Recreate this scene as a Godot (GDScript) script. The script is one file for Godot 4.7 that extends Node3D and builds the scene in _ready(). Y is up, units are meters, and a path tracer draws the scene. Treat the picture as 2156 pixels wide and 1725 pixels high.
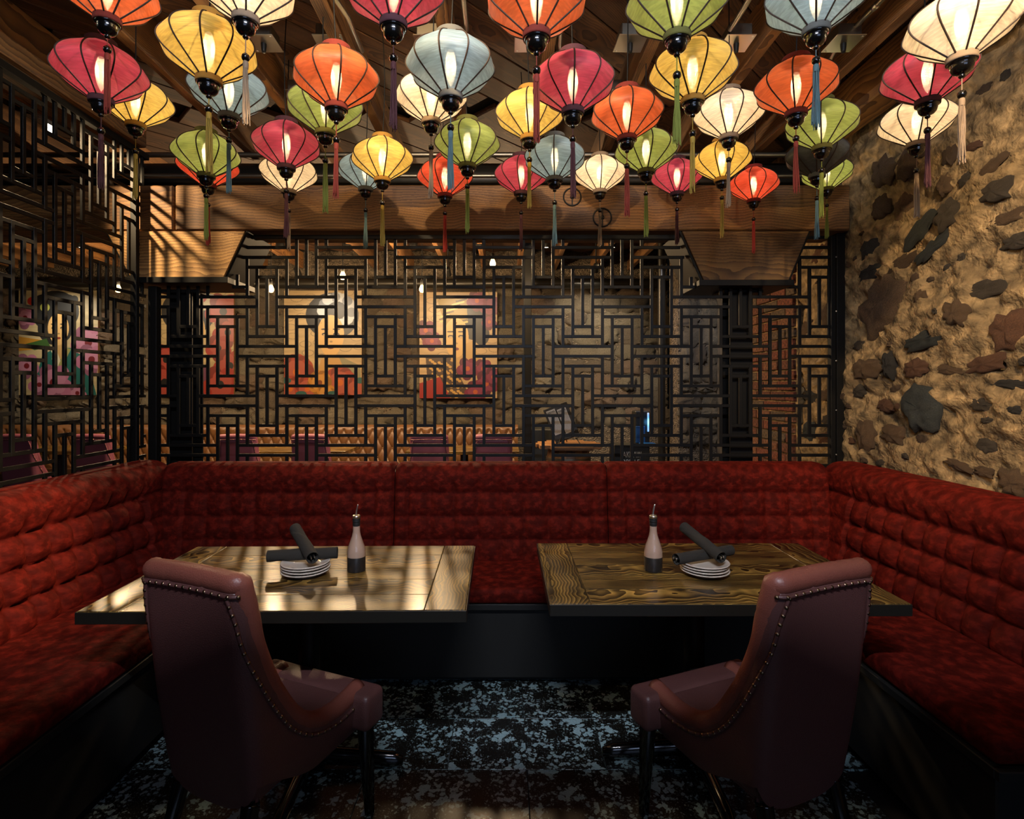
extends Node3D
# A booth with red crushed-velvet banquettes under a ceiling of silk lanterns.
# Metres; the camera stands at x = 0, z = 0 and looks along -z.

var rng := RandomNumberGenerator.new()
var M := {}
var T := {}
var used := {}
var boxes := {}

func _ready() -> void:
	rng.seed = 7
	view()
	make_textures()
	make_materials()
	shell()
	ceiling()
	header_beam()
	screens()
	stone_wall()
	far_room()
	banquettes()
	tables()
	chairs()
	tableware()
	lanterns()
	fittings()
	far_things()

# ------------------------------------------------------------------ camera, air, large lights
func view() -> void:
	var cam := Camera3D.new()
	cam.name = "camera"
	cam.projection = Camera3D.PROJECTION_FRUSTUM
	cam.near = 0.05
	cam.far = 60.0
	cam.size = 2.0 * 862.5 / 1150.0 * 0.05
	cam.frustum_offset = Vector2(18.0 / 1150.0, -50.5 / 1150.0) * 0.05
	cam.position = Vector3(0, 1.47, 0)
	add_child(cam)
	cam.current = true
	var we := WorldEnvironment.new()
	we.name = "surroundings"
	var e := Environment.new()
	e.background_mode = Environment.BG_COLOR
	e.background_color = Color(0.02, 0.02, 0.02)
	e.tonemap_mode = Environment.TONE_MAPPER_LINEAR
	e.tonemap_exposure = 1.0
	e.sdfgi_enabled = true
	e.ssao_enabled = true
	e.ssil_enabled = true
	we.environment = e
	add_child(we)
	# daylight from the street window behind the camera
	area("window_daylight", Vector3(0.85, 1.85, 3.0), Vector3(0.85, 1.6, -2.2), Vector2(2.5, 1.4), Color(0.76, 0.84, 1.0), 1.5)
	# the cool wall-washer over the camera; its lower lip keeps the near floor dark
	area("washer_glow", Vector3(0.1, 2.90, 0.26), Vector3(0.1, 1.35, -2.6), Vector2(0.9, 0.014), Color(0.90, 0.93, 1.0), 6.5)

func area(called: String, at: Vector3, to: Vector3, size: Vector2, c: Color, energy: float) -> void:
	var l := AreaLight3D.new()
	l.name = called
	l.area_size = size
	l.light_color = c
	l.light_energy = energy
	l.area_normalize_energy = true
	l.area_range = 12.0
	l.area_attenuation = 2.0
	l.shadow_enabled = true
	add_child(l)
	l.look_at_from_position(at, to, Vector3.UP)

func omni(parent: Node3D, at: Vector3, c: Color, energy: float, size := 0.02) -> void:
	var l := OmniLight3D.new()
	l.name = "glow"
	l.light_color = c
	l.light_energy = energy
	l.light_size = size
	l.omni_range = 12.0
	l.omni_attenuation = 2.0
	l.shadow_enabled = true
	l.position = at
	parent.add_child(l, true)

func spot(parent: Node3D, at: Vector3, to: Vector3, c: Color, energy: float, angle: float, size := 0.03) -> void:
	var l := SpotLight3D.new()
	l.name = "beam"
	l.light_color = c
	l.light_energy = energy
	l.light_size = size
	l.spot_angle = angle
	l.spot_angle_attenuation = 0.8
	l.spot_range = 12.0
	l.spot_attenuation = 2.0
	l.shadow_enabled = true
	parent.add_child(l, true)
	var d := (to - at).normalized()
	var up := Vector3.UP if absf(d.y) < 0.95 else Vector3.BACK
	l.transform = Transform3D(Basis.looking_at(d, up), at)

# ------------------------------------------------------------------ naming
func numbered(parent: Node, called: String) -> String:
	var key := str(parent.get_instance_id()) + called
	var n: int = used.get(key, 0)
	used[key] = n + 1
	return called if n == 0 else "%s_%03d" % [called, n]

func add(called: String, mesh: Mesh, m: Material, parent: Node3D = self, at := Transform3D.IDENTITY) -> MeshInstance3D:
	var o := MeshInstance3D.new()
	o.name = numbered(parent, called)
	o.mesh = mesh
	o.material_override = m
	o.transform = at
	parent.add_child(o, true)
	return o

func thing(called: String, label: String, category: String, at := Vector3.ZERO, turn := 0.0, group := "") -> Node3D:
	var o := Node3D.new()
	o.name = numbered(self, called)
	o.position = at
	o.rotation.y = turn
	add_child(o, true)
	tag(o, label, category, group)
	return o

func tag(o: Node3D, label: String, category: String, group := "") -> Node3D:
	o.set_meta("label", label)
	o.set_meta("category", category)
	if group != "":
		o.set_meta("group", group)
	return o

func structure(o: Node3D, label := "") -> Node3D:
	o.set_meta("kind", "structure")
	if label != "":
		o.set_meta("label", label)
	return o

func stuff(o: Node3D) -> Node3D:
	o.set_meta("kind", "stuff")
	return o

func at(x: float, y: float, z: float, yaw := 0.0) -> Transform3D:
	return Transform3D(Basis(Vector3.UP, yaw), Vector3(x, y, z))

# ------------------------------------------------------------------ meshes
func tri(st: SurfaceTool, a: Vector3, b: Vector3, c: Vector3, inside := Vector3.ZERO) -> void:
	if (b - a).cross(c - a).dot((a + b + c) / 3.0 - inside) > 0.0:
		var t := b
		b = c
		c = t
	for p in [a, b, c]:
		st.set_uv(Vector2(p.x, p.y))
		st.add_vertex(p)

func quad(st: SurfaceTool, a: Vector3, b: Vector3, c: Vector3, d: Vector3, inside := Vector3.ZERO) -> void:
	tri(st, a, b, c, inside)
	tri(st, a, c, d, inside)

func flat_tool() -> SurfaceTool:
	var st := SurfaceTool.new()
	st.begin(Mesh.PRIMITIVE_TRIANGLES)
	st.set_smooth_group(-1)
	return st

func done(st: SurfaceTool) -> ArrayMesh:
	st.generate_normals()
	return st.commit()

func box(sx: float, sy: float, sz: float, b := 0.002) -> ArrayMesh:   # a box with chamfered edges
	var key := "%.4f %.4f %.4f %.4f" % [sx, sy, sz, b]
	if boxes.has(key):
		return boxes[key]
	var st := flat_tool()
	box_into(st, Transform3D.IDENTITY, sx, sy, sz, b)
	boxes[key] = done(st)
	return boxes[key]

func box_into(st: SurfaceTool, t: Transform3D, sx: float, sy: float, sz: float, b: float) -> void:
	var h := Vector3(sx, sy, sz) * 0.5
	b = minf(b, minf(h.x, minf(h.y, h.z)) * 0.9)
	var c := t.origin
	var v := func(axis: int, s: Vector3) -> Vector3:
		var p := Vector3(s.x * (h.x - b), s.y * (h.y - b), s.z * (h.z - b))
		p[axis] = s[axis] * h[axis]
		return t * p
	for axis in 3:
		var i := (axis + 1) % 3
		var j := (axis + 2) % 3
		for s in [-1.0, 1.0]:
			var q := []
			for k in [[-1.0, -1.0], [1.0, -1.0], [1.0, 1.0], [-1.0, 1.0]]:
				var sg := Vector3.ZERO
				sg[axis] = s
				sg[i] = k[0]
				sg[j] = k[1]
				q.append(v.call(axis, sg))
			quad(st, q[0], q[1], q[2], q[3], c)
		for s in [-1.0, 1.0]:
			for r in [-1.0, 1.0]:
				var lo := Vector3.ZERO
				lo[i] = s
				lo[j] = r
				lo[axis] = -1.0
				var hi := lo
				hi[axis] = 1.0
				quad(st, v.call(i, lo), v.call(i, hi), v.call(j, hi), v.call(j, lo), c)
	for x in [-1.0, 1.0]:
		for y in [-1.0, 1.0]:
			for z in [-1.0, 1.0]:
				var s3 := Vector3(x, y, z)
				tri(st, v.call(0, s3), v.call(1, s3), v.call(2, s3), c)

func grid(nu: int, nv: int, f: Callable, closed := false, uvs := Vector2.ONE) -> ArrayMesh:
	var p := PackedVector3Array()
	var uv := PackedVector2Array()
	var nn := PackedVector3Array()
	var ix := PackedInt32Array()
	for j in nv + 1:
		for i in nu + 1:
			p.append(f.call(float(i) / nu, float(j) / nv))
			uv.append(Vector2(float(i) / nu * uvs.x, float(j) / nv * uvs.y))
	var w := nu + 1
	for j in nv + 1:
		for i in w:
			var i0 := i - 1
			var i1 := i + 1
			if closed:
				i0 = (nu - 1) if i == 0 else i - 1
				i1 = 1 if i == nu else i + 1
			i0 = maxi(i0, 0)
			i1 = mini(i1, nu)
			var du := p[j * w + i1] - p[j * w + i0]
			var dv := p[mini(j + 1, nv) * w + i] - p[maxi(j - 1, 0) * w + i]
			var n := dv.cross(du)
			nn.append(n.normalized() if n.length() > 1e-12 else Vector3.UP)
	for j in nv:
		for i in nu:
			var a := j * w + i
			ix.append_array(PackedInt32Array([a, a + 1, a + w, a + 1, a + w + 1, a + w]))
	var arr := []
	arr.resize(Mesh.ARRAY_MAX)
	arr[Mesh.ARRAY_VERTEX] = p
	arr[Mesh.ARRAY_NORMAL] = nn
	arr[Mesh.ARRAY_TEX_UV] = uv
	arr[Mesh.ARRAY_INDEX] = ix
	var m := ArrayMesh.new()
	m.add_surface_from_arrays(Mesh.PRIMITIVE_TRIANGLES, arr)
	return m

func lathe(profile: Array, segs := 24, rings := 0) -> ArrayMesh:   # [radius, height] pairs from the bottom up
	var n := profile.size() - 1
	if rings == 0:
		return grid(segs, n, func(u: float, v: float) -> Vector3:
			var k := int(round(v * n))
			var a := u * TAU
			var r := maxf(profile[k][0], 0.0004)
			return Vector3(cos(a) * r, profile[k][1], sin(a) * r), true)
	return grid(segs, rings, func(u: float, v: float) -> Vector3:
		var q := along(profile, v)
		var a := u * TAU
		var r := maxf(q.x, 0.0004)
		return Vector3(cos(a) * r, q.y, sin(a) * r), true)

func along(pts: Array, v: float) -> Vector2:   # Catmull-Rom through [x, y] pairs
	var n := pts.size() - 1
	var s := clampf(v, 0.0, 1.0) * n
	var k := mini(int(s), n - 1)
	var t := s - k
	var q := []
	for d in [-1, 0, 1, 2]:
		var e = pts[clampi(k + d, 0, n)]
		q.append(Vector2(e[0], e[1]))
	var a: Vector2 = q[0]
	var b: Vector2 = q[1]
	var c: Vector2 = q[2]
	var e4: Vector2 = q[3]
	return b.cubic_interpolate(c, a, e4, t)

func tube(pts: Array, r, sides := 8, oval := Vector2.ONE) -> ArrayMesh:   # r is a number or one number per point
	var n := pts.size()
	var rows := []
	var prev := Vector3.ZERO
	for k in n:
		var d: Vector3 = (pts[mini(k + 1, n - 1)] - pts[maxi(k - 1, 0)]).normalized()
		var x: Vector3
		if k == 0:
			x = d.cross(Vector3.UP if absf(d.y) < 0.9 else Vector3.RIGHT).normalized()
		else:
			x = (prev - d * prev.dot(d)).normalized()
		prev = x
		rows.append([pts[k], x, d.cross(x), (r[k] if r is Array else r)])
	rows.push_front([rows[0][0], rows[0][1], rows[0][2], 0.0002])
	rows.append([rows[n][0], rows[n][1], rows[n][2], 0.0002])
	var m := rows.size() - 1
	return grid(sides, m, func(u: float, v: float) -> Vector3:
		var q = rows[int(round(v * m))]
		var a := u * TAU
		return q[0] + q[1] * (cos(a) * q[3] * oval.x) + q[2] * (sin(a) * q[3] * oval.y), true)

func rod(a: Vector3, b: Vector3, r: float, sides := 8) -> ArrayMesh:
	return tube([a, b], r, sides)

func rbox(sx: float, sy: float, sz: float, r: float, k := 4) -> ArrayMesh:   # a cushion-like rounded box
	var h := Vector3(sx, sy, sz) * 0.5
	var st := SurfaceTool.new()
	st.begin(Mesh.PRIMITIVE_TRIANGLES)
	st.set_smooth_group(0)
	var inner := h - Vector3.ONE * r
	var steps := func(hh: float) -> Array:
		var a := []
		for t in k + 1:
			a.append(-hh + r * (1.0 - cos(PI / 2 * t / k)) * 1.0)
		var b := []
		for t in k + 1:
			b.append(hh - r * (1.0 - cos(PI / 2 * (k - t) / k)))
		return a + b
	for axis in 3:
		var i := (axis + 1) % 3
		var j := (axis + 2) % 3
		var si: Array = steps.call(h[i])
		var sj: Array = steps.call(h[j])
		for s in [-1.0, 1.0]:
			var pt := func(a: float, b: float) -> Vector3:
				var p := Vector3.ZERO
				p[axis] = h[axis] * s
				p[i] = a
				p[j] = b
				var q := p.clamp(-inner, inner)
				return q + (p - q).normalized() * r
			for a in si.size() - 1:
				for b in sj.size() - 1:
					quad(st, pt.call(si[a], sj[b]), pt.call(si[a + 1], sj[b]), pt.call(si[a + 1], sj[b + 1]), pt.call(si[a], sj[b + 1]))
	return done(st)

func prism(poly: Array, depth: float) -> ArrayMesh:   # convex outline in x and y, from z = 0 back to -depth
	var st := flat_tool()
	var c := Vector3.ZERO
	for q in poly:
		c += Vector3(q[0], q[1], -depth * 0.5) / poly.size()
	for k in poly.size():
		var a := Vector3(poly[k][0], poly[k][1], 0)
		var q = poly[(k + 1) % poly.size()]
		var b := Vector3(q[0], q[1], 0)
		var d := Vector3(0, 0, -depth)
		quad(st, a, b, b + d, a + d, c)
		tri(st, a, b, Vector3(c.x, c.y, 0), c)
		tri(st, a + d, b + d, Vector3(c.x, c.y, -depth), c)
	return done(st)

func joined(list: Array) -> ArrayMesh:   # [mesh, transform] pairs in one mesh
	var st := SurfaceTool.new()
	for q in list:
		st.append_from(q[0], 0, q[1])
	return st.commit()

# ------------------------------------------------------------------ textures
func noise(freq: float, seed_: int, octaves := 4, type := FastNoiseLite.TYPE_SIMPLEX_SMOOTH) -> FastNoiseLite:
	var n := FastNoiseLite.new()
	n.noise_type = type
	n.frequency = freq
	n.seed = seed_
	n.fractal_octaves = octaves
	return n

func ntex(n: FastNoiseLite, w: int, h: int, ramp := [], bump := 0.0) -> NoiseTexture2D:
	var t := NoiseTexture2D.new()
	t.width = w
	t.height = h
	t.seamless = true
	t.noise = n
	if bump > 0.0:
		t.as_normal_map = true
		t.bump_strength = bump
	if ramp.size() > 0:
		var g := Gradient.new()
		var off := PackedFloat32Array()
		var col := PackedColorArray()
		for q in ramp:
			off.append(q[0])
			col.append(q[1])
		g.offsets = off
		g.colors = col
		t.color_ramp = g
	return t

func g(v: float) -> Color:
	return Color(v, v, v)

func wood_image(w: int, h: int, seed_: int, rings: float, dark: Color, light: Color, sharp: float, wav: float) -> ImageTexture:
	# plain-sawn boards: growth rings cut lengthwise give cathedral arches along u
	var im := Image.create(w, h, false, Image.FORMAT_RGB8)
	var n1 := noise(1.0, seed_, 3)
	var n2 := noise(1.0, seed_ + 5, 2)
	for y in h:
		for x in w:
			var a := TAU * x / w
			var v := float(y) / h
			var b := TAU * v
			var cx := cos(a) * 0.42
			var sx := sin(a) * 0.42
			var wob := n1.get_noise_3d(cx, sx, sin(b) * 0.25 + cos(b) * 0.2)
			var dist := absf(sin(b * 0.5 + 0.25 * wob)) + wav * n1.get_noise_3d(cx * 2.2 + 9.0, sx * 2.2, cos(b) * 0.35 + sin(b) * 0.3)
			var ring := fposmod(dist * rings, 1.0)
			var k := pow(ring, sharp)
			var fib := n2.get_noise_3d(cx * 3.0, sx * 3.0, v * 160.0) * 0.5 + 0.5
			var blot := n1.get_noise_3d(cx * 1.1 + 3.0, sx * 1.1, v * 3.0) * 0.5 + 0.5
			k = clampf(k * 0.65 + fib * 0.25 + (blot - 0.5) * 0.9, 0.0, 1.0)
			im.set_pixel(x, y, dark.lerp(light, k))
	return ImageTexture.create_from_image(im)

func make_textures() -> void:
	T.wood = wood_image(512, 256, 3, 13.0, Color(0.42, 0.36, 0.32), Color(1.0, 0.98, 0.95), 0.7, 0.10)
	T.table = wood_image(768, 384, 11, 11.0, Color(0.10, 0.07, 0.05), Color(1.0, 0.92, 0.74), 1.3, 0.22)
	var vn := noise(0.012, 21, 6)
	vn.fractal_gain = 0.58
	vn.domain_warp_enabled = true
	vn.domain_warp_amplitude = 40.0
	vn.domain_warp_frequency = 0.03
	T.velvet = ntex(vn, 512, 512, [[0.0, g(0.54)], [0.35, g(0.61)], [0.55, g(0.76)], [0.82, g(1.0)], [1.0, g(1.0)]])
	T.velvet_n = ntex(noise(0.03, 22, 4), 256, 256, [], 5.0)
	var lc := noise(0.09, 31, 2, FastNoiseLite.TYPE_CELLULAR)
	lc.cellular_return_type = FastNoiseLite.RETURN_DISTANCE2_SUB
	T.leather_n = ntex(lc, 256, 256, [], 3.0)
	T.silk = ntex(noise(0.02, 41, 4), 512, 256, [[0.0, g(0.84)], [0.45, g(0.92)], [0.66, g(1.0)], [1.0, g(1.0)]])
	T.silk_n = ntex(noise(0.02, 42, 3), 256, 256, [], 4.0)
	T.grain = ntex(noise(0.02, 51, 5, FastNoiseLite.TYPE_PERLIN), 512, 512, [[0.0, g(0.4)], [0.5, g(0.75)], [1.0, g(1.0)]])
	T.rough = ntex(noise(0.05, 52, 5, FastNoiseLite.TYPE_PERLIN), 512, 512)
	T.fleck = ntex(noise(0.12, 53, 2), 256, 256, [[0.0, g(0.7)], [0.5, g(1.0)], [1.0, g(1.0)]])
	T.blobs = blob_image()

func blob_image() -> ImageTexture:   # pale pools and droplets printed on the dark floor tiles
	var s := 640
	var im := Image.create(s, s, false, Image.FORMAT_RGB8)
	var c1 := noise(0.014, 61, 1, FastNoiseLite.TYPE_CELLULAR)
	c1.fractal_type = FastNoiseLite.FRACTAL_NONE
	c1.cellular_return_type = FastNoiseLite.RETURN_DISTANCE
	c1.cellular_jitter = 1.1
	var c2: FastNoiseLite = c1.duplicate()
	c2.frequency = 0.036
	c2.seed = 62
	var c3: FastNoiseLite = c1.duplicate()
	c3.frequency = 0.085
	c3.seed = 65
	var w := noise(0.03, 63, 3)
	var big := noise(0.006, 64, 2)
	var base := Color(0.12, 0.105, 0.09)
	for y in s:
		for x in s:
			var dx := w.get_noise_2d(x, y) * 20.0
			var dy := w.get_noise_2d(x + 500, y) * 20.0
			var d1 := c1.get_noise_2d(x + dx, y + dy) * 0.5 + 0.5
			var d2 := c2.get_noise_2d(x + dx * 0.5, y + dy * 0.5) * 0.5 + 0.5
			var d3 := c3.get_noise_2d(x + dx * 0.3, y + dy * 0.3) * 0.5 + 0.5
			var m := big.get_noise_2d(x, y)
			var k := 0.0
			k = maxf(k, smoothstep(0.015, -0.01, d1 - 0.09 - m * 0.17) * 1.0)
			k = maxf(k, smoothstep(0.02, -0.02, d2 - 0.115 - m * 0.17) * (0.85 + m * 0.3))
			k = maxf(k, smoothstep(0.03, -0.02, d3 - 0.10 - m * 0.10) * 0.55)
			var crack := absf(w.get_noise_2d(x * 1.4 + 90, y * 1.4))
			k *= 0.55 + 0.45 * smoothstep(0.0, 0.05, crack)
			im.set_pixel(x, y, base.lerp(Color(0.72, 0.81, 0.83), clampf(k, 0.0, 1.0)))
	return ImageTexture.create_from_image(im)

# ------------------------------------------------------------------ materials
func mat(c: Color, rough := 0.7, metal := 0.0) -> StandardMaterial3D:
	var m := StandardMaterial3D.new()
	m.albedo_color = c
	m.roughness = rough
	m.metallic = metal
	return m

func tri_tex(m: StandardMaterial3D, t: Texture2D, scale_: Vector3, offset := Vector3.ZERO) -> StandardMaterial3D:
	m.albedo_texture = t
	m.uv1_triplanar = true
	m.uv1_scale = scale_
	m.uv1_offset = offset
	return m

func timber(c: Color, n: int, rough := 0.75, tex := "wood", s := Vector3(0.7, 3.0, 3.0)) -> Array:
	var out := []
	for k in n:
		var tint := c * (0.88 + 0.24 * fposmod(k * 0.618, 1.0))
		tint.a = 1.0
		out.append(tri_tex(mat(tint, rough), T[tex], s, Vector3(0.37 * k, 0.21 * k, 0.53 * k)))
	return out

func emitter(c: Color, e: float) -> StandardMaterial3D:
	var m := mat(Color(0.9, 0.88, 0.82), 0.4)
	m.emission_enabled = true
	m.emission = c
	m.emission_energy_multiplier = e
	return m

func make_materials() -> void:
	M.black_steel = mat(Color(0.05, 0.047, 0.04), 0.5, 0.0)
	M.black_steel.metallic_specular = 0.35
	M.black_wood = mat(Color(0.10, 0.095, 0.08), 0.6)
	M.black_gloss = mat(Color(0.04, 0.035, 0.03), 0.16)
	M.black_gloss.clearcoat_enabled = true
	M.black_gloss.clearcoat = 1.0
	M.black_gloss.clearcoat_roughness = 0.08
	M.steel = mat(Color(0.72, 0.70, 0.66), 0.3, 1.0)
	M.dull_steel = mat(Color(0.55, 0.52, 0.46), 0.42, 1.0)
	M.chrome = mat(Color(0.9, 0.88, 0.84), 0.3, 1.0)
	M.nail = mat(Color(0.58, 0.48, 0.38), 0.3, 1.0)
	M.duct = mat(Color(0.16, 0.15, 0.13), 0.35, 0.6)
	M.rafters = timber(Color(0.58, 0.41, 0.21), 5)
	M.deck = timber(Color(0.40, 0.27, 0.15), 5)
	M.pale_beam = timber(Color(0.78, 0.62, 0.38), 2, 0.7, "wood", Vector3(0.45, 1.6, 1.6))
	M.old_beam = tri_tex(mat(Color(0.50, 0.38, 0.20), 0.75), T.wood, Vector3(0.45, 1.6, 1.6), Vector3(0.4, 0.2, 0.1))
	M.beam = timber(Color(0.63, 0.46, 0.25), 4, 0.7, "wood", Vector3(0.45, 1.6, 1.6))
	M.table = timber(Color(0.80, 0.69, 0.43), 6, 0.30, "table", Vector3(0.8, 2.6, 2.6))
	for m in M.table:
		m.clearcoat_enabled = true
		m.clearcoat = 0.25
		m.clearcoat_roughness = 0.16
	M.edge = mat(Color(0.13, 0.12, 0.10), 0.35)
	M.velvet = velvet(Color(0.45, 0.115, 0.075))
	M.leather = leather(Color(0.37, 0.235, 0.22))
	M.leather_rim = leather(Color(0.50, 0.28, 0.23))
	M.leather_purple = leather(Color(0.52, 0.30, 0.37))
	M.leather_tan = leather(Color(0.39, 0.26, 0.145))
	M.mortar = tri_tex(mat(Color(0.90, 0.75, 0.52), 0.95), T.grain, Vector3.ONE * 2.3)
	M.mortar.heightmap_enabled = true
	M.mortar.heightmap_texture = T.rough
	M.mortar.heightmap_scale = 0.7
	M.mortar.detail_enabled = true
	M.mortar.detail_albedo = T.grain
	M.mortar.detail_blend_mode = BaseMaterial3D.BLEND_MODE_MUL
	M.mortar.detail_uv_layer = BaseMaterial3D.DETAIL_UV_2
	M.mortar.uv2_triplanar = true
	M.mortar.uv2_scale = Vector3(0.9, 0.9, 0.9)
	M.stones = []
	for c in [Color(0.30, 0.28, 0.25), Color(0.33, 0.35, 0.33), Color(0.44, 0.38, 0.30), Color(0.53, 0.41, 0.29), Color(0.62, 0.48, 0.33), Color(0.62, 0.42, 0.28)]:
		var m := tri_tex(mat(c, 0.85), T.grain, Vector3(3.0, 6.0, 2.0))
		m.heightmap_enabled = true
		m.heightmap_texture = T.rough
		m.heightmap_scale = 1.2
		M.stones.append(m)
	M.rubble = []
	for c in [Color(0.64, 0.58, 0.47), Color(0.58, 0.52, 0.42), Color(0.70, 0.64, 0.53), Color(0.54, 0.47, 0.38), Color(0.62, 0.51, 0.41)]:
		var m := tri_tex(mat(c, 0.9), T.grain, Vector3(2.0, 3.0, 2.0))
		m.heightmap_enabled = true
		m.heightmap_texture = T.rough
		m.heightmap_scale = 5.0
		M.rubble.append(m)
	M.bricks = []
	for c in [Color(0.52, 0.28, 0.19), Color(0.46, 0.27, 0.19), Color(0.55, 0.36, 0.25), Color(0.42, 0.34, 0.26)]:
		M.bricks.append(tri_tex(mat(c, 0.9), T.grain, Vector3(5, 5, 5)))
	M.plaster = tri_tex(mat(Color(0.30, 0.27, 0.23), 0.9), T.grain, Vector3.ONE)
	M.tiles = []
	for k in 4:
		M.tiles.append(tri_tex(mat(Color(0.9, 0.95, 0.95), 0.3), T.blobs, Vector3.ONE * 1.8, Vector3(0.31 * k, 0, 0.47 * k)))
	for k in 4:
		M.tiles.append(tri_tex(mat(Color(0.82, 0.88, 0.88), 0.3), T.blobs, Vector3.ONE * 1.8, Vector3(0.11 + 0.23 * k, 0, 0.37 * k)))
	M.joint = mat(Color(0.07, 0.07, 0.065), 0.8)
	M.porcelain = mat(Color(0.85, 0.80, 0.74), 0.15)
	M.napkin = tri_tex(mat(Color(0.20, 0.185, 0.16), 0.95), T.fleck, Vector3(14, 14, 14))
	M.chalk = mat(Color(0.85, 0.85, 0.82), 0.9)
	var gl := mat(Color(0.80, 0.66, 0.56, 0.86), 0.34)
	gl.transparency = BaseMaterial3D.TRANSPARENCY_ALPHA
	M.frosted = gl
	M.clear = mat(Color(0.95, 0.9, 0.85, 0.02), 0.06)
	M.clear.transparency = BaseMaterial3D.TRANSPARENCY_ALPHA
	M.sauce = mat(Color(0.06, 0.045, 0.04), 0.5)
	M.sauce.metallic_specular = 0.2
	M.bulb = emitter(Color(1.0, 0.90, 0.72), 7.0)
	M.bulb_glass = emitter(Color(1.0, 0.90, 0.72), 1.3)
	M.bulb_glass.albedo_color.a = 0.45
	M.bulb_glass.transparency = BaseMaterial3D.TRANSPARENCY_ALPHA
	M.edison = emitter(Color(1.0, 0.80, 0.52), 7.0)
	M.lens = emitter(Color(1.0, 0.95, 0.86), 6.0)
	M.cool_tube = emitter(Color(0.90, 0.93, 1.0), 4.0)
	M.daylight = emitter(Color(0.66, 0.78, 1.0), 0.4)
	# silk colours: shade, cloth ring, tassel
	M.silk = {}
	M.ring = {}
	M.tassel = {}
	var cols := {
		"yellow": [Color(0.84, 0.73, 0.38), Color(0.62, 0.45, 0.16), Color(0.72, 0.58, 0.16)],
		"orange": [Color(0.74, 0.36, 0.19), Color(0.42, 0.12, 0.06), Color(0.62, 0.17, 0.05)],
		"red": [Color(0.78, 0.30, 0.20), Color(0.45, 0.10, 0.06), Color(0.72, 0.14, 0.06)],
		"magenta": [Color(0.64, 0.22, 0.31), Color(0.24, 0.10, 0.13), Color(0.30, 0.05, 0.08)],
		"white": [Color(0.92, 0.86, 0.76), Color(0.52, 0.44, 0.35), Color(0.66, 0.55, 0.43)],
		"blue": [Color(0.47, 0.56, 0.62), Color(0.34, 0.34, 0.32), Color(0.36, 0.50, 0.52)],
		"green": [Color(0.54, 0.59, 0.32), Color(0.34, 0.33, 0.12), Color(0.52, 0.55, 0.14)],
	}
	for k in cols:
		M.silk[k] = silk(cols[k][0])
		M.ring[k] = tri_tex(mat(cols[k][1], 0.9), T.fleck, Vector3(20, 20, 20))
		M.tassel[k] = mat(cols[k][2].darkened(0.28), 0.8)
	M.rib = mat(Color(0.17, 0.10, 0.05), 0.7)
	M.unlit_silk = mat(Color(0.30, 0.31, 0.31), 0.7)
	M.unlit_silk.albedo_texture = T.silk
	M.unlit_silk.uv1_scale = Vector3(1.0, 3.0, 1.0)
	M.pale_wood = timber(Color(0.76, 0.56, 0.34), 4, 0.5)
	var im := Image.create(96, 256, false, Image.FORMAT_RGB8)   # greeked print: grey rules for lines of small type
	im.fill(Color(0.66, 0.68, 0.70))
	for y in range(16, 244, 6):
		var x := 8
		while x < 82:
			var ln := 4 + (x * 7 + y * 5) % 13
			im.fill_rect(Rect2i(x, y, mini(ln, 88 - x), 2 if y > 30 else 5), Color(0.30, 0.32, 0.34))
			x += ln + 3
	M.menu = mat(Color.WHITE, 0.8)
	tri_tex(M.menu, ImageTexture.create_from_image(im), Vector3(11.7, 4.1, 1.0), Vector3(0.5, 0.5, 0))

func velvet(c: Color) -> StandardMaterial3D:
	var m := tri_tex(mat(c, 0.75), T.velvet, Vector3(2.6, 3.4, 2.6))
	m.normal_enabled = true
	m.normal_texture = T.velvet_n
	m.normal_scale = 0.5
	m.rim_enabled = true
	m.rim = 0.6
	m.rim_tint = 1.0
	m.metallic_specular = 0.2
	return m

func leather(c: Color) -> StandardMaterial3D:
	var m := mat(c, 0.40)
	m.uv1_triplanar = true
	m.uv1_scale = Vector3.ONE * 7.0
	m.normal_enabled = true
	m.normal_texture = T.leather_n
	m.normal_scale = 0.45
	return m

func silk(c: Color) -> StandardMaterial3D:
	var m := mat(Color(c.r, c.g, c.b, 0.83), 0.55)
	m.albedo_texture = T.silk
	m.uv1_scale = Vector3(0.5, 6.0, 1.0)
	m.normal_enabled = true
	m.normal_texture = T.silk_n
	m.normal_scale = 0.5
	m.transparency = BaseMaterial3D.TRANSPARENCY_ALPHA
	m.cull_mode = BaseMaterial3D.CULL_DISABLED
	m.backlight_enabled = true
	m.backlight = Color(0.56, 0.56, 0.56)
	return m

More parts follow.
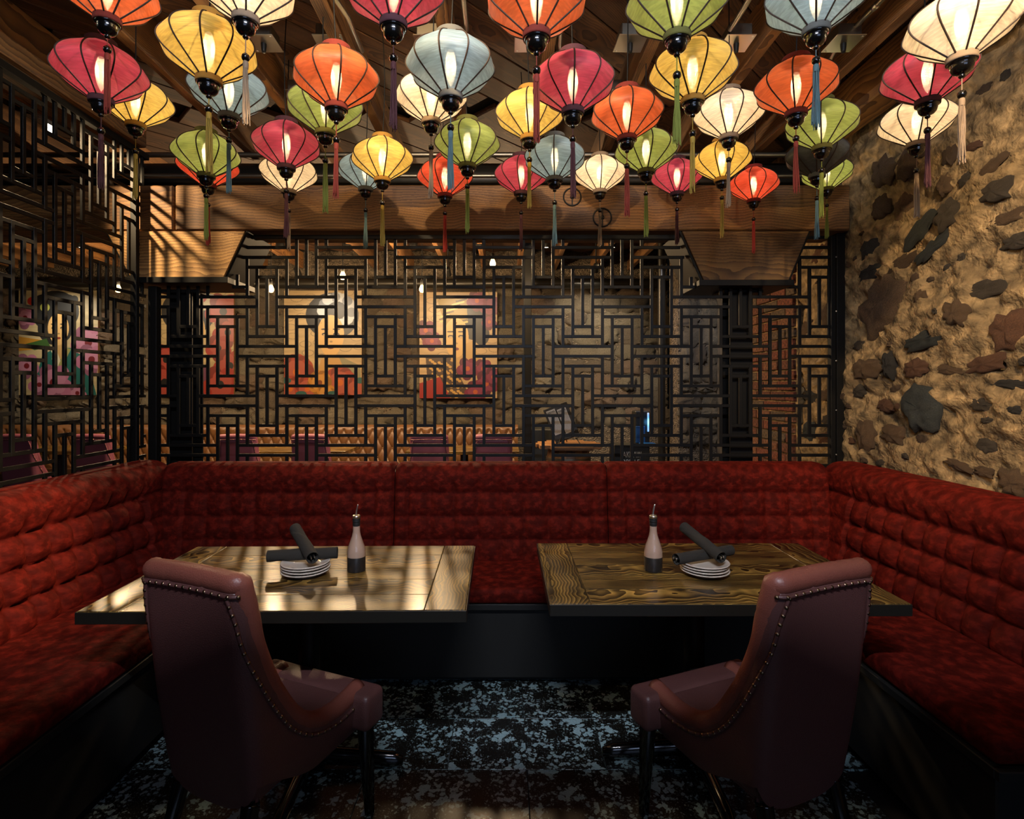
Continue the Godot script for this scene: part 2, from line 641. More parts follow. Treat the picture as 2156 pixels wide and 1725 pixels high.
# ------------------------------------------------------------------ room
func shell() -> void:
	var fl := structure(add("floor", box(10.4, 0.2, 10.6, 0.0), M.joint, self, at(-2.7, -0.108, -2.0)), "dark glossy floor of printed tiles under the tables")
	var rows := [-3.05, -2.73, -2.41, -2.09, -1.77, -1.45, -1.13, -0.81, -0.49]
	for r in rows.size():
		var z: float = rows[r]
		var x0 := 0.09 - 0.61 * 3.0 + (0.305 if r % 2 == 0 else 0.0)
		for k in 5:
			var xa := maxf(x0 + 0.61 * k, -1.43)
			var xb := minf(x0 + 0.61 * (k + 1), 1.40)
			if xb - xa < 0.05:
				continue
			add("tile", box(xb - xa - 0.003, 0.02, 0.317, 0.001), M.tiles[(k * 3 + r) % 8], fl, at((xa + xb) / 2 + 2.7, -0.010 + 0.108, z + 0.16 + 2.0))
	structure(add("wall_left", box(0.2, 3.4, 10.6, 0.0), M.plaster, self, at(-7.6, 1.6, -2.0)))
	var wf := structure(add("wall_front", joined([[box(10.4, 1.2, 0.2, 0.0), at(-2.7, 0.5, 3.2)], [box(10.4, 0.7, 0.2, 0.0), at(-2.7, 2.95, 3.2)], [box(7.4, 1.5, 0.2, 0.0), at(-4.2, 1.85, 3.2)], [box(0.3, 1.5, 0.2, 0.0), at(2.35, 1.85, 3.2)]]), M.plaster))
	wf.set_meta("label", "plain plastered wall with the street window in it")
	var w := structure(add("window_1", box(2.7, 1.5, 0.02, 0.0), M.daylight, self, at(0.85, 1.85, 3.2)), "street window letting in cool daylight")
	for x in [-0.45, 0.85, 2.15]:
		add("window_frame", box(0.07, 1.5, 0.06), M.black_wood, w, at(x - 0.85, 0, -0.02))

func ceiling() -> void:
	var c := structure(add("ceiling", box(10.4, 0.1, 10.6, 0.0), M.black_wood, self, at(-2.7, 3.24, -2.0)), "plank ceiling on rough timber rafters above the lanterns")
	diagonal_planks(c, -2.25, 2.0, -3.3, 1.2, 0.17)
	diagonal_planks(c, -7.3, 2.0, -6.9, -3.3, 0.26)
	var k := 0
	for x in [-1.62, -1.17, -0.72, -0.25, 0.20, 0.65, 1.14, 1.61]:
		var o := add("rafter", box(8.0, 0.2, 0.052, 0.004), M.rafters[k % 5], c, at(x, 3.05 - 3.24, -3.0 + 2.0, PI / 2))
		o.position.x = x + 2.7
		k += 1
	for x in [-2.55, -3.0, -3.45, -3.9, -4.35, -4.8, -5.25, -5.7, -6.15, -6.6]:
		var o := add("rafter", box(5.6, 0.2, 0.052, 0.004), M.rafters[k % 5], c, at(x + 2.7, 3.05 - 3.24, -4.1 + 2.0, PI / 2))
		k += 1

	var ww := thing("wall_washer", "hooded cool strip lamp under the ceiling over the camera", "ceiling light", Vector3(0.1, 2.90, 0.30))
	add("tube", box(0.9, 0.018, 0.018, 0.004), M.cool_tube, ww, Transform3D(Basis(Vector3.RIGHT, -0.49), Vector3.ZERO))
	add("hood", joined([[box(1.1, 0.02, 0.40, 0.003), at(0, -0.21, -0.01)], [box(1.1, 0.40, 0.02, 0.003), at(0, -0.01, 0.19)], [box(1.1, 0.02, 0.2, 0.003), at(0, 0.19, 0.1)], [box(0.02, 0.40, 0.3, 0.003), at(-0.55, -0.01, 0.05)], [box(0.02, 0.40, 0.3, 0.003), at(0.55, -0.01, 0.05)]]), M.black_steel, ww)

func diagonal_planks(c: Node3D, x0: float, x1: float, z0: float, z1: float, w: float) -> void:
	# boards at 45 degrees: s runs across them, t along them
	var s := (x0 + z0) / sqrt(2.0) + w
	var k := 0
	while s < (x1 + z1) / sqrt(2.0) - w * 0.5:
		# points with (x + z) / sqrt 2 = s and t = (x - z) / sqrt 2
		var h := s * sqrt(2.0)
		var xa := maxf(x0, h - z1)
		var xb := minf(x1, h - z0)
		var ln := (xb - xa) * sqrt(2.0) - w
		if ln > 0.1:
			var xm := (xa + xb) / 2
			add("plank", box(ln, 0.035, w - 0.006, 0.004), M.deck[k % 5], c, Transform3D(Basis(Vector3.UP, PI / 4), Vector3(xm + 2.7, 3.165 - 3.24, h - xm + 2.0)))
		k += 1
		s += w

func header_beam() -> void:
	var z := -3.40
	tag(add("timber_beam", box(4.02, 0.27, 0.30, 0.008), M.beam[0], self, at(0.055, 2.53, z)), "long brown timber beam above the back fretwork screen", "beam")
	tag(add("timber_beam", box(5.3, 0.27, 0.29, 0.008), M.beam[1], self, at(-4.62, 2.53, z)), "weathered beam end continuing behind the left fretwork screen", "beam")
	tag(add("timber_beam", box(4.5, 0.25, 0.26, 0.008), M.beam[2], self, at(-2.25, 3.005, -1.0, PI / 2)), "heavy timber along the ceiling over the left fretwork screen", "beam")
	tag(add("timber_beam", box(4.3, 0.22, 0.16, 0.008), M.beam[3], self, at(1.93, 3.02, -1.05, PI / 2)), "timber plate along the top of the stone wall", "beam")
	corbel([[-2.36, 2.388], [-1.54, 2.388], [-1.667, 2.117], [-2.218, 2.117]], 1, "pale timber corbel over the corner post, striped by screen shadows")
	corbel([[1.065, 2.388], [1.817, 2.388], [1.696, 2.10], [1.193, 2.10]], 0, "dark weathered timber corbel with splintered edge above right post")
	for q in [[-2.0, "black steel post behind the left end of back screen"], [1.475, "black steel post standing under the weathered right corbel"]]:
		var p := tag(add("steel_post", joined([[box(0.14, 2.05, 0.012), at(0, 1.025, -0.06)], [box(0.14, 2.05, 0.012), at(0, 1.025, 0.06)], [box(0.012, 2.05, 0.12), at(0, 1.025, 0)], [box(0.24, 0.02, 0.2), at(0, 2.05, 0)]]), M.black_steel, self, at(q[0], 0, -3.45)), q[1], "post")
	for q in [[0.409, 2.592, 0.052, "black iron ring high on the brown beam"], [0.588, 2.47, 0.054, "lower black iron ring with bolt on the brown beam"]]:
		var pts := []
		for k in 25:
			pts.append(Vector3(cos(TAU * k / 24) * q[2], sin(TAU * k / 24) * q[2], 0))
		var o := thing("iron_ring", q[3], "ring", Vector3(q[0], q[1], -3.246))
		add("hoop", tube(pts, 0.0045, 8), M.black_steel, o)
		var b := add("bolt", lathe([[0.0, 0.0], [0.014, 0.0], [0.012, 0.008], [0.0, 0.012]], 10), M.black_steel, o)
		b.rotation.x = PI / 2
		b.position.z = -0.006
		add("strap", box(0.008, q[2] * 2, 0.004), M.black_steel, o)
	# service pipes over the beam
	tag(add("pipe", rod(Vector3(-7.2, 2.915, -3.42), Vector3(1.98, 2.915, -3.42), 0.016, 10), M.dull_steel), "thin bright steel pipe running across above the timber beam", "pipe")
	tag(add("pipe", rod(Vector3(-7.2, 2.775, -3.40), Vector3(1.98, 2.775, -3.40), 0.013, 10), M.dull_steel), "lower steel pipe lying just over the timber beam", "pipe")
	var d := tag(add("duct", rod(Vector3(-7.2, 2.83, -3.62), Vector3(1.98, 2.83, -3.62), 0.105, 20), M.duct), "fat dark round duct behind the steel pipes", "duct")
	for x in [-3.4, -2.55, -1.5, 0.2, 1.4]:
		add("collar", rod(Vector3(x - 0.03, 2.83, -3.62), Vector3(x + 0.03, 2.83, -3.62), 0.113, 20), M.dull_steel, d)

func corbel(poly: Array, k: int, label: String) -> void:
	var o := thing("corbel", label, "corbel", Vector3(0, 0, -3.25))
	add("block", prism(poly, 0.34), M.pale_beam[1] if k == 1 else M.old_beam, o)
	var w: float = poly[2][0] - poly[3][0] + 0.06
	add("bearing_plate", box(w, 0.035, 0.36), M.black_steel, o, at((poly[2][0] + poly[3][0]) / 2, poly[2][1] - 0.019, -0.17))
	for s in [[0, 3], [1, 2]]:
		var a := Vector3(poly[s[0]][0], poly[s[0]][1], 0)
		var b := Vector3(poly[s[1]][0], poly[s[1]][1], 0)
		var d := (b - a).normalized()
		var n := Vector3(-d.y, d.x, 0) * (1.0 if s[0] == 0 else -1.0)
		if n.x * (-1.0 if s[0] == 0 else 1.0) < 0:
			n = -n
		add("edge_strip", box((b - a).length() + 0.02, 0.014, 0.33), M.black_steel, o, Transform3D(Basis(d, Vector3(-d.y, d.x, 0), Vector3.BACK), (a + b) / 2 + n * 0.009 + Vector3(0, 0, -0.175)))

# ------------------------------------------------------------------ fretwork screens
func fret_bars(c0: int, c1: int, r0: int, r1: int) -> Array:   # segments [column a, row a, column b, row b] of the weave
	var out := []
	for cx in range(c0 - 4, c1 + 5):
		for r in range(r0 - 10, r1 + 11):
			var one := posmod(cx, 8) == 2 and posmod(r, 10) == 2
			var two := posmod(cx, 8) == 6 and posmod(r, 10) == 7
			if one or two:
				out.append_array([[cx - 1, r, cx - 1, r + 7], [cx + 1, r, cx + 1, r + 7], [cx, r + 1, cx, r + 6]])
				out.append_array([[cx - 2, r, cx + 2, r], [cx - 1, r + 1, cx + 1, r + 1], [cx - 1, r + 6, cx + 1, r + 6], [cx - 2, r + 7, cx + 2, r + 7], [cx - 3, r + 8, cx + 3, r + 8], [cx - 3, r + 9, cx + 3, r + 9]])
			if posmod(cx, 4) == 0 and posmod(r, 5) == 1:
				out.append([cx, r, cx, r + 4])
	return out

func inside_poly(p: Vector2, poly: Array) -> bool:
	for k in poly.size():
		var a := Vector2(poly[k][0], poly[k][1])
		var b := Vector2(poly[(k + 1) % poly.size()][0], poly[(k + 1) % poly.size()][1])
		if (b - a).cross(p - a) > 0.0:
			return false
	return true

func lay_bars(parent: Node3D, segs: Array, lo: Vector2, hi: Vector2, holes: Array, t: float) -> void:
	for s in segs:
		var a: Vector2 = s[0]
		var b: Vector2 = s[1]
		var upright := absf(a.x - b.x) < 1e-4
		if upright and (a.x < lo.x or a.x > hi.x) or not upright and (a.y < lo.y or a.y > hi.y):
			continue
		a = a.clamp(lo, hi)
		b = b.clamp(lo, hi)
		var ln := a.distance_to(b)
		if ln < 0.012:
			continue
		var n := int(ceil(ln / 0.004))
		var start := -1
		for k in n + 2:
			var p := a.lerp(b, minf(float(k) / n, 1.0))
			var free := k <= n
			for h in holes:
				if free and inside_poly(p, h):
					free = false
			if free and start < 0:
				start = k
			if not free and start >= 0:
				var qa := a.lerp(b, float(start) / n)
				var qb := a.lerp(b, float(k - 1) / n)
				start = -1
				if qa.distance_to(qb) < 0.01:
					continue
				var mid := (qa + qb) / 2
				var l2 := snappedf(qa.distance_to(qb) + t * 0.98, 0.001)
				if upright:
					add("upright_bar", box(t, l2, 0.013, 0.0012), M.black_steel, parent, at(mid.x, mid.y, 0))
				else:
					add("cross_bar", box(l2, t, 0.0115, 0.0012), M.black_steel, parent, at(mid.x, mid.y, 0))

func screens() -> void:
	var s := thing("fretwork_screen", "black steel fretwork screen behind the back banquette, under the long beam", "screen", Vector3(0, 0, -3.33))
	var segs := []
	for q in fret_bars(-14, 58, -8, 20):
		segs.append([Vector2(-1.2603 + (q[0] - 1) * 0.0601, 1.4675 - (q[1] - 9) * 0.0603), Vector2(-1.2603 + (q[2] - 1) * 0.0601, 1.4675 - (q[3] - 9) * 0.0603)])
	var lo := Vector2(-2.085, 0.99)
	var hi := Vector2(2.0, 2.375)
	var left := [[-2.5, 2.5], [-1.50, 2.5], [-1.645, 2.07], [-2.5, 2.07]]
	var right := [[1.0, 2.5], [1.87, 2.5], [1.725, 2.055], [1.17, 2.055]]
	var post_l := [[-2.09, 2.2], [-1.91, 2.2], [-1.91, 0.9], [-2.09, 0.9]]
	lay_bars(s, segs, lo, hi, [left, right], 0.0185)
	for q in [[4.1, -0.03, 0.978], [2.6, -0.22, 2.372]]:
		add("frame_rail", box(q[0], 0.026, 0.036), M.black_steel, s, at(q[1], q[2], 0))
	add("frame_post", box(0.05, 1.10, 0.05), M.black_steel, s, at(-2.12, 1.52, 0.01))
	add("frame_post", box(0.026, 1.40, 0.04), M.black_steel, s, at(2.0, 1.68, 0))
	add("frame_post", box(0.05, 1.46, 0.05), M.black_steel, s, at(2.05, 1.71, -0.01))
	for y in [1.05, 1.32, 1.62, 1.92, 2.25]:
		add("screw", lathe([[0.0, 0.0], [0.006, 0.0], [0.005, 0.003], [0.0, 0.004]], 8), M.steel, s, Transform3D(Basis(Vector3.RIGHT, PI / 2), Vector3(2.018, y, 0.018)))
	var t := thing("fretwork_screen", "tall black steel fretwork screen above the left banquette", "screen", Vector3(-2.17, 0, 0), PI / 2)
	segs = []
	for q in fret_bars(-30, 14, -18, 20):
		segs.append([Vector2(2.70 + (q[0] - 2) * 0.0579, 1.4675 - (q[1] - 9) * 0.0603), Vector2(2.70 + (q[2] - 2) * 0.0579, 1.4675 - (q[3] - 9) * 0.0603)])
	lay_bars(t, segs, Vector2(1.25, 0.99), Vector2(3.30, 2.84), [], 0.0185)
	add("frame_rail", box(2.1, 0.026, 0.036), M.black_steel, t, at(2.27, 0.978, 0))
	add("frame_rail", box(2.1, 0.036, 0.036), M.black_steel, t, at(2.27, 2.855, 0))
	add("frame_post", box(0.03, 1.88, 0.036), M.black_steel, t, at(1.235, 1.915, 0))
	add("frame_post", box(0.03, 1.88, 0.036), M.black_steel, t, at(3.215, 1.915, 0))

# ------------------------------------------------------------------ stone
func stone_mesh(seed_: int, power: float, ragged: float) -> ArrayMesh:   # outline about 1 x 1, dome 1 high towards +z
	var n := noise(1.0, seed_, 3)
	return grid(22, 6, func(u: float, v: float) -> Vector3:
		var a := u * TAU
		var c := cos(a)
		var s := sin(a)
		var r := 0.5 / pow(pow(absf(c), power) + pow(absf(s), power), 1.0 / power)
		r *= 1.0 + ragged * n.get_noise_2d(c * 1.6 + 5.0, s * 1.6) + ragged * 0.45 * n.get_noise_2d(c * 6.0, s * 6.0 + 8.0)
		var k := sin(v * PI / 2) if v < 1.0 else 1.0
		var q := 1.0 - v
		var rr := r * minf(1.0, 1.06 * (1.0 - pow(v, 3.0)))
		if v > 0.999:
			rr = 0.0003
		var h := 1.0 - pow(rr / maxf(r, 0.01), 5.0)
		h = clampf(h, 0.0, 1.0) * (0.85 + 0.5 * n.get_noise_2d(c * rr * 5.0 + 20.0, s * rr * 5.0)) - 0.25 * (1.0 if v < 0.001 else 0.0)
		return Vector3(c * rr, s * rr, h), true)

func stone_wall() -> void:
	var n := noise(1.4, 71, 4)
	var w := structure(add("wall_right", grid(230, 150, func(u: float, v: float) -> Vector3:
		var z := -3.84 + u * 5.0
		var y := v * 3.17
		return Vector3(2.085 + 0.045 * n.get_noise_2d(z * 1.2, y * 1.6) + 0.026 * n.get_noise_2d(z * 6.0, y * 8.0) + 0.007 * n.get_noise_2d(z * 20.0, y * 24.0), y, z)), M.mortar), "rough rubble wall of dark stones set in sandy mortar")
	add("wall_core", box(0.3, 3.3, 10.5, 0.0), M.plaster, w, at(2.35, 1.6, -2.0))
	var shapes := []
	for k in 7:
		shapes.append(stone_mesh(80 + k, 2.6, 0.42))
	var big := [[-2.302, 2.291, 0.149, 0.094, 0, 2], [-2.538, 2.264, 0.141, 0.102, 35, 2], [-2.736, 2.246, 0.208, 0.081, 35, 1], [-2.636, 2.142, 0.228, 0.060, 30, 1], [-3.116, 2.245, 0.147, 0.108, 0, 0], [-3.112, 2.119, 0.187, 0.081, 0, 0], [-2.875, 2.115, 0.188, 0.075, 15, 3], [-2.231, 2.060, 0.134, 0.070, 0, 2], [-3.029, 1.926, 0.385, 0.263, 35, 3], [-2.385, 1.887, 0.186, 0.071, 0, 2], [-2.487, 1.799, 0.130, 0.108, 0, 4], [-2.248, 1.695, 0.195, 0.152, 10, 5]]
	big += [[-2.693, 1.699, 0.280, 0.080, 8, 1], [-2.733, 1.914, 0.069, 0.071, 20, 4], [-2.278, 2.165, 0.170, 0.052, 5, 4], [-2.530, 2.539, 0.086, 0.079, 0, 3], [-2.579, 2.421, 0.078, 0.090, -20, 4], [-2.987, 2.641, 0.165, 0.156, 0, 3], [-2.801, 2.602, 0.119, 0.146, -20, 3], [-2.875, 2.410, 0.146, 0.140, 0, 4], [-3.040, 2.464, 0.116, 0.132, 0, 3], [-3.221, 1.705, 0.109, 0.056, 0, 2], [-2.454, 2.398, 0.076, 0.043, 20, 2], [-2.309, 2.398, 0.134, 0.044, 20, 4]]
	big += [[-2.950, 1.575, 0.088, 0.133, 0, 0], [-3.116, 1.562, 0.237, 0.108, 0, 4], [-2.758, 1.559, 0.150, 0.086, 0, 5], [-2.571, 1.546, 0.161, 0.049, -5, 4], [-2.369, 1.563, 0.189, 0.074, 12, 5], [-2.256, 1.476, 0.203, 0.039, -5, 0], [-2.717, 1.354, 0.217, 0.198, -25, 1], [-2.395, 1.383, 0.130, 0.058, -5, 2], [-2.219, 1.370, 0.066, 0.035, 0, 0], [-3.191, 1.439, 0.107, 0.069, 0, 2], [-2.987, 1.361, 0.120, 0.073, 0, 5], [-2.910, 1.209, 0.164, 0.101, 0, 4]]
	big += [[-2.724, 1.198, 0.081, 0.047, 0, 3], [-2.364, 1.207, 0.085, 0.058, 0, 2], [-2.233, 1.068, 0.130, 0.105, 0, 4], [-3.116, 1.183, 0.147, 0.163, 10, 4], [-2.188, 1.569, 0.050, 0.034, 0, 2], [-2.485, 1.107, 0.130, 0.043, -10, 4], [-2.369, 1.095, 0.094, 0.045, 0, 4]]
	for k in 60:   # the wall goes on towards the camera and beyond the screen in the same way
		var z := rng.randf_range(-2.0, 0.9) if k < 44 else rng.randf_range(-3.75, -3.4)
		big.append([z, rng.randf_range(1.05, 2.75), rng.randf_range(0.08, 0.24), rng.randf_range(0.05, 0.14), rng.randf_range(-20, 35), rng.randi_range(0, 5)])
	for k in 110:   # pebbles and smears between the larger stones
		var e := [rng.randf_range(-3.7, -1.9), rng.randf_range(1.02, 2.78), rng.randf_range(0.03, 0.085), rng.randf_range(0.02, 0.045), rng.randf_range(-25, 40), rng.randi_range(2, 5)]
		var free := true
		for b in big:
			if absf(b[0] - e[0]) < (b[2] + e[2]) * 0.6 and absf(b[1] - e[1]) < (b[3] + e[3]) * 0.7:
				free = false
		if free:
			big.append(e)
	var i := 0
	for b in big:
		var x := 2.085 + 0.045 * n.get_noise_2d(b[0] * 1.2, b[1] * 1.6) + 0.026 * n.get_noise_2d(b[0] * 6.0, b[1] * 8.0)
		var basis_ := Basis(Vector3.UP, -PI / 2) * Basis(Vector3.BACK, deg_to_rad(b[4])) * Basis.from_scale(Vector3(b[2] * 1.08, b[3] * 1.08, clampf(b[3] * 0.22, 0.012, 0.03)))
		add("stone", shapes[i % 7], M.stones[b[5]], w, Transform3D(basis_, Vector3(x, b[1], b[0])))
		i += 1

func far_room() -> void:
	var w := structure(add("wall_far", box(9.7, 3.4, 0.2, 0.0), M.rubble[3], self, at(-2.75, 1.6, -7.1)), "rubble stone wall at the far side of the next dining room")
	var shapes := []
	for k in 6:
		shapes.append(stone_mesh(180 + k, 3.4, 0.42))
	var y := 0.94
	var i := 0
	while y < 2.85:
		var h := rng.randf_range(0.15, 0.25)
		var x := -7.4 + rng.randf_range(0.0, 0.2)
		while x < 1.9:
			var ln := rng.randf_range(0.19, 0.46)
			add("stone", shapes[i % 6], M.rubble[rng.randi_range(0, 4)], w, Transform3D(Basis.from_scale(Vector3(ln * 1.04, h * 1.05, rng.randf_range(0.03, 0.10))), Vector3(x + ln / 2 + 2.75, y + h / 2 - 1.6 + rng.randf_range(-0.01, 0.01), 0.1)))
			x += ln
			i += 1
		y += h
	# the right-hand wall beyond the screen: brick, then a grey stone pier
	var b := structure(add("wall_right_rear", box(0.12, 3.2, 0.92, 0.0), M.mortar, self, at(2.13, 1.6, -4.30)), "red and grey brick wall beyond the right end of the screen")
	var row := 0
	var yy := 0.86
	while yy < 2.7:
		var z := -4.75 + (0.11 if row % 2 == 1 else 0.0)
		while z < -3.88:
			var ln := minf(0.212, -3.86 - z)
			if z == -4.75 + 0.11:
				add("brick", box(0.03, 0.064, 0.1, 0.004), M.bricks[rng.randi_range(0, 3)], b, at(-0.066, yy - 1.6, z + 4.30 - 0.055))
			if ln > 0.06:
				add("brick", box(0.03, 0.064, ln, 0.004), M.bricks[rng.randi_range(0, 3)], b, at(-0.066 + rng.randf_range(-0.003, 0.003), yy - 1.6, z + ln / 2 + 4.30))
			z += 0.222
		yy += 0.076
		row += 1
	var p := structure(add("wall_pier", box(0.42, 3.2, 0.3, 0.0), M.rubble[3], self, at(2.02, 1.6, -5.8)), "grey stone pier seen beyond the screen beside black post")
	yy = 0.85
	while yy < 2.7:
		var h := rng.randf_range(0.09, 0.2)
		var x := 1.82
		while x < 2.2:
			var ln := minf(rng.randf_range(0.12, 0.3), 2.24 - x)
			add("stone", shapes[i % 6], M.rubble[i % 4], p, Transform3D(Basis.from_scale(Vector3(ln * 1.03, h * 1.04, 0.04)), Vector3(x + ln / 2 - 2.02, yy + h / 2 - 1.6, 0.15)))
			x += ln
			i += 1
		yy += h

# ------------------------------------------------------------------ banquettes
func tufted(w: float, h: float, m0: float, m1: float, cell: float, puff: float, lean: float, seed_: int) -> ArrayMesh:
	# biscuit-tufted back: plain margins m0 and m1, rows of cells, a rolled top; faces +z
	var n := noise(3.0, seed_, 3)
	var cols := maxi(1, int(round((w - m0 - m1) / cell)))
	var cw := (w - m0 - m1) / cols
	var band := 0.145
	var flat_h := h - 0.045
	var rows := 3
	var rh := (h - band) / rows
	var bump := func(t: float) -> float:
		var q := absf(2.0 * fposmod(t, 1.0) - 1.0)
		return sqrt(maxf(0.0, 1.0 - pow(q, 2.1)))
	var nu := int(w / 0.0105)
	var nv := 64
	return grid(nu, nv, func(u: float, v: float) -> Vector3:
		var x := u * w
		var tl := v * (h + 0.10)
		# path: up the face, over a quarter round, back along the top
		var y := tl
		var z := 0.0
		var ny := 0.0
		var nz := 1.0
		if tl > flat_h:
			var a := minf((tl - flat_h) / 0.045, PI / 2)
			y = flat_h + 0.045 * sin(a)
			z = -0.045 * (1.0 - cos(a))
			ny = sin(a)
			nz = cos(a)
			if (tl - flat_h) / 0.045 > PI / 2:
				z = -0.045 - (tl - flat_h - 0.045 * PI / 2)
		var warp := 0.006 * n.get_noise_2d(x * 3.0, y * 3.0)
		var cx := (x - m0 + warp) / cw
		var inside := cx > 0.0 and cx < cols
		var bu: float = bump.call(cx) if inside else 1.0
		var bv := 1.0
		if y < h - band:
			bv = bump.call((y + warp) / rh)
			if not inside:
				bv = lerpf(bv, 1.0, 0.55)
			bu = lerpf(bu, 1.0, 0.0)
		else:
			var t := (y - (h - band)) / band
			bv = sqrt(1.0 - pow(1.0 - clampf(t * 2.0, 0.0, 1.0), 2.4))
			bu = lerpf(bu, 1.0, smoothstep(0.05, 0.6, t))
		var d := puff * bu * bv
		if not inside:
			d = puff * bv * 0.95
		var edge := minf(x, w - x)
		d *= sqrt(clampf(edge / 0.02, 0.02, 1.0))
		d += 0.0025 * n.get_noise_2d(x * 14.0, y * 14.0)
		return Vector3(x, y + ny * d * 0.5, z + nz * d - lean * y / h))

func banquettes() -> void:
	var b := thing("banquette", "back red velvet banquette under the fretwork screen, behind both tables", "banquette")
	var sections := [[-1.955, -0.623, 0.13, 0.10, "back_panel"], [-0.620, 0.592, 0.07, 0.07, "back_panel"], [0.595, 1.862, 0.10, 0.10, "back_panel"]]
	var k := 0
	for s in sections:
		add("back_panel", tufted(s[1] - s[0], 0.535, s[2], s[3], 0.130, 0.030, 0.07, 300 + k), M.velvet, b, at(s[0], 0.468, -3.075))
		k += 1
	add("seat_cushion", rbox(2.72, 0.075, 0.47, 0.025), M.velvet, b, at(-0.011, 0.452, -2.862))
	add("base", box(2.74, 0.36, 0.42, 0.004), M.black_wood, b, at(-0.011, 0.22, -2.88))
	add("edge_rail", box(2.72, 0.03, 0.03, 0.003), M.black_wood, b, at(-0.011, 0.398, -2.650))
	add("plinth", box(2.70, 0.06, 0.38, 0.002), M.black_wood, b, at(-0.011, 0.03, -2.92))
	add("backing_board", box(4.1, 0.93, 0.03, 0.003), M.black_wood, b, at(-0.02, 0.47, -3.265))
	add("top_board", box(4.1, 0.02, 0.15, 0.003), M.black_wood, b, at(-0.02, 0.955, -3.265))
	var l := thing("banquette", "left red velvet banquette, deeply tufted, below the tall fretwork screen", "banquette")
	add("back_panel", tufted(2.49, 0.535, 0.02, 0.26, 0.126, 0.060, 0.09, 310), M.velvet, l, at(-1.935, 0.468, -0.75, PI / 2))
	add("seat_cushion", rbox(0.55, 0.075, 2.33, 0.025), M.velvet, l, at(-1.652, 0.452, -1.905))
	add("base", box(0.51, 0.36, 2.31, 0.004), M.black_wood, l, at(-1.665, 0.22, -1.905))
	add("edge_rail", box(0.03, 0.03, 2.31, 0.003), M.black_wood, l, at(-1.397, 0.398, -1.905))
	add("plinth", box(0.45, 0.06, 2.3, 0.002), M.black_wood, l, at(-1.70, 0.03, -1.905))
	add("backing_board", box(0.03, 0.93, 2.36, 0.003), M.black_wood, l, at(-2.10, 0.47, -1.95))
	var r := thing("banquette", "right red velvet banquette against the stone wall, open at its end", "banquette")
	add("back_panel", tufted(2.58, 0.535, 0.28, 0.02, 0.130, 0.048, 0.09, 320), M.velvet, r, at(1.845, 0.468, -3.23, -PI / 2))
	add("seat_cushion", rbox(0.47, 0.075, 1.56, 0.025), M.velvet, r, at(1.592, 0.452, -2.285))
	add("base", box(0.50, 0.36, 1.54, 0.004), M.black_wood, r, at(1.620, 0.22, -2.288))
	add("edge_rail", box(0.03, 0.03, 1.56, 0.003), M.black_wood, r, at(1.368, 0.398, -2.285))
	add("end_rail", box(0.49, 0.03, 0.03, 0.003), M.black_wood, r, at(1.60, 0.398, -1.505))
	add("backing_board", box(0.03, 0.93, 2.42, 0.003), M.black_wood, r, at(1.985, 0.47, -1.86))
	tag(add("wall_ledge", box(0.10, 0.028, 2.55, 0.003), tri_tex(mat(Color(0.22, 0.21, 0.17), 0.45), T.wood, Vector3(3, 3, 0.7)), self, at(2.01, 0.992, -1.92)), "narrow dark wooden ledge between right banquette and stone wall", "ledge")

# ------------------------------------------------------------------ tables
func tables() -> void:
	table("dining_table", "glossy plank table nearest the left banquette", -1.365, -0.125, -2.45, -1.745, 0.012, 0)
	table("dining_table", "dark-striped glossy plank table nearest the right banquette", 0.155, 1.345, -2.495, -1.80, 0.0, 3)

func table(called: String, label: String, x0: float, x1: float, z0: float, z1: float, turn: float, n: int) -> void:
	var o := thing(called, label, "table", Vector3((x0 + x1) / 2, 0, (z0 + z1) / 2), turn)
	var w := x1 - x0
	var d := z1 - z0
	var e := 0.135
	var k := n
	for s in [-1.0, 1.0]:
		add("end_board", box(d, 0.042, e - 0.0015, 0.003), M.table[(k + 1) % 6], o, at(s * (w / 2 - e / 2), 0.729, 0, PI / 2))
		k += 1
	var widths := [0.19, 0.24, 0.17, 0.21, 0.19]
	var z := -d / 2
	for q in widths:
		var pw: float = q * d
		add("plank", box(w - 2.0 * e, 0.042, pw - 0.0012, 0.0015), M.table[k % 6], o, at(0, 0.7288, z + pw / 2))
		z += pw
		k += 1
	for s in [-1.0, 1.0]:
		add("edge_band", box(w + 0.004, 0.038, 0.004, 0.0012), M.edge, o, at(0, 0.7288, s * (d / 2 + 0.001)))
		add("edge_band", box(0.004, 0.038, d, 0.0012), M.edge, o, at(s * (w / 2 + 0.001), 0.7288, 0))
		add("apron", box(w - 0.24, 0.045, 0.03, 0.003), M.black_wood, o, at(0, 0.687, s * (d / 2 - 0.13)))
		add("apron", box(0.03, 0.045, d - 0.30, 0.003), M.black_wood, o, at(s * (w / 2 - 0.13), 0.687, 0))
	add("mounting_plate", box(0.4, 0.015, 0.4, 0.003), M.black_steel, o, at(0, 0.7, 0))
	var col := add("column", lathe([[0.0, 0.02], [0.06, 0.02], [0.058, 0.05], [0.04, 0.075], [0.038, 0.66], [0.06, 0.69], [0.0, 0.692]], 24), M.black_steel, o)
	for a in 4:
		var yaw := a * PI / 2
		var pts := []
		var rr := []
		for t in 9:
			var s := t / 8.0
			pts.append(Vector3(0.04 + 0.32 * s, 0.055 - 0.022 * s, 0))
			rr.append(0.034 - 0.005 * s if t < 8 else 0.018)
		var f := add("foot", tube(pts, rr, 14, Vector2(0.75, 1.0)), M.black_gloss, col, Transform3D(Basis(Vector3.UP, yaw), Vector3.ZERO))
		f.position.y = -0.003

